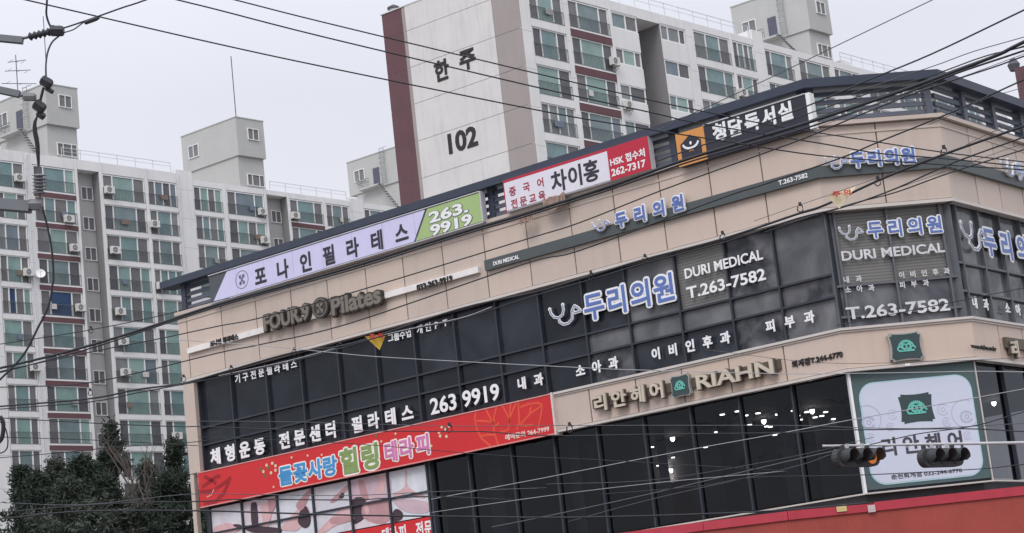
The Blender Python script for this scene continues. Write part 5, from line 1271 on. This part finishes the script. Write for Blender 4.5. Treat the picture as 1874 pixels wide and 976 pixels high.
# ------------------------------------------------------------------ trees
LEAF = [mat('dark pine needles', (60, 68, 61), .9, .03, var=.35, scale=1.5), mat('grey green needles', (78, 84, 77), .9, .03, var=.3, scale=1.5)]
BARK = mat('grey brown bark', (96, 88, 84), .9, .1, var=.25, scale=4, bump=.5)
def conifer(x, y, D, rad_, label, seed, m=0, n=2600, lean=0.0):
    n = int(n*2.8)
    rr = random.Random(seed); top = W(x, y, D); base = Vector((top.x, top.y, 0)); H = top.z
    o = thing('conifer_tree', base, label, 'tree', 'dark trees before the apartment block')
    mb = MB(); mb.tube([base, base+Vector((lean*.3, 0, H*.5)), Vector((top.x, top.y, H*.97))], [.26, .17, .03], 8)
    lims = []
    for k in range(64):
        z = H*(.30+.76*rr.random()**.8); a = rr.random()*6.283; q = (H-z)/H
        L_ = rad_*(.15+1.25*min(1, q*3.6))*rr.uniform(.5, 1.0)
        s0 = Vector((base.x, base.y, z)); s1 = s0+Vector((math.cos(a)*L_, math.sin(a)*L_, L_*rr.uniform(-.05, .45))); lims.append((s0, s1)); mb.tube([s0, (s0+s1)/2+Vector((0, 0, .08)), s1], [.05, .035, .012], 4)
    mb.build('trunk', BARK, o)
    cr = MB()
    for k in range(n):
        s0, s1 = rr.choice(lims); t = rr.random()**.6; c = s0.lerp(s1, t)+Vector((rr.gauss(0, .22), rr.gauss(0, .22), rr.gauss(0, .18)))
        d_ = Vector((rr.gauss(0, 1), rr.gauss(0, 1), rr.gauss(.35, .8))).normalized(); e_ = d_.cross(Vector((rr.gauss(0, 1), rr.gauss(0, 1), rr.gauss(0, 1)))).normalized()
        L_ = rr.uniform(.12, .32); w_ = rr.uniform(.02, .06)
        cr.v += [c-e_*w_, c+e_*w_, c+d_*L_+e_*w_*.3, c+d_*L_-e_*w_*.3]; i = len(cr.v); cr.f.append((i-4, i-3, i-2, i-1))
    cr.build('crown', LEAF[m], o)
conifer(205, 812, 112, 2.0, 'tallest slim dark conifer beside the grey stair recess', 1, 0, 5200)
conifer(42, 888, 104, 2.7, 'leftmost dark tree with an uneven low crown', 2, 0, 4200)
conifer(102, 872, 106, 2.7, 'rounded dark tree second from the left', 3, 1, 5200)
conifer(150, 866, 100, 2.7, 'bushy dark tree just left of the tallest conifer', 4, 0, 5600)
conifer(270, 884, 105, 2.4, 'grey green tree right of the bare branches', 5, 1, 4800)
conifer(322, 842, 108, 2.3, 'dark pointed conifer next to the beige building corner', 6, 0, 5600)
conifer(70, 902, 92, 3.4, 'lower dark shrubby tree in front at the left', 7, 0, 5200)
conifer(190, 900, 90, 3.6, 'lower dark shrubby tree in front in the middle', 8, 0, 5600)
conifer(305, 893, 92, 3.2, 'lower dark shrubby tree in front at the right', 9, 0, 5200)
conifer(128, 915, 88, 3.6, 'lowest broad tree along the bottom edge', 10, 1, 4600)
def bare(x, y, D, label, seed):
    rr = random.Random(seed); top = W(x, y, D); base = Vector((top.x+1.2, top.y, 0)); o = thing('bare_tree', base, label, 'tree', 'leafless trees among the conifers')
    H = top.z; mb = MB(); mb.tube([base, base+Vector((-.2, 0, H*.6)), top], [.2, .13, .03], 7); mb.build('trunk', BARK, o)
    for k in range(22):
        z = H*rr.uniform(.5, .95); s0 = base.lerp(top, z/H); s0 = Vector((s0.x, s0.y, z)); a = rr.uniform(-1, 1); L_ = rr.uniform(1.5, 3.6)
        s1 = s0+Vector((math.sin(a)*L_*.75*rr.choice((-1, -1, 1)), rr.uniform(-.6, .6), L_*.8)); mid = (s0+s1)/2+Vector((rr.uniform(-.2, .2), 0, .1))
        mb = MB(); mb.tube([s0, mid, s1], [.05, .035, .01], 5)
        for q in range(5):
            t = rr.uniform(.35, .95); c = s0.lerp(s1, t); mb.tube([c, c+Vector((rr.uniform(-.6, .6), rr.uniform(-.3, .3), rr.uniform(.2, .9)))], [.018, .006], 4)
        mb.build('limb', BARK, o)
bare(232, 842, 98, 'bare pale branched tree leaning left beside the tallest conifer', 21)
bare(262, 868, 97, 'smaller bare tree right of the leaning one', 22)

# ------------------------------------------------------------------ ground
mb = MB(); S_ = 2500
mb.quad(Vector((-S_, -S_, 0)), Vector((S_, -S_, 0)), Vector((S_, S_, 0)), Vector((-S_, S_, 0)))
structure(mb.build('ground', mat('paved ground', (120, 118, 114), .9, .1, var=.15, scale=.2)))
mb = MB(); c0, c1 = MAIN.P(-70, .004, 9.5), MAIN.P(40, .004, 9.5); c2, c3 = MAIN.P(40, .004, 30), MAIN.P(-70, .004, 30)
for p in (c0, c1, c2, c3): p.z = .004
mb.quad(c0, c1, c2, c3); structure(mb.build('road', mat('asphalt', (66, 66, 68), .9, .1, var=.2, scale=1.5, bump=.3)))
for d_ in (9.5,):
    mb = MB(); MAIN.box(mb, -70, 40, 0, .14, 9.2, 9.45); structure(mb.build('kerb', mat('kerb stone', (150, 148, 144), .9, .1)))
mb = MB()
for k in range(14): MAIN.box(mb, -66+k*8, -62+k*8, .005, .009, 19.6, 19.75)
structure(mb.build('road_markings', mat('road paint', (225, 224, 220), .8, .2)))
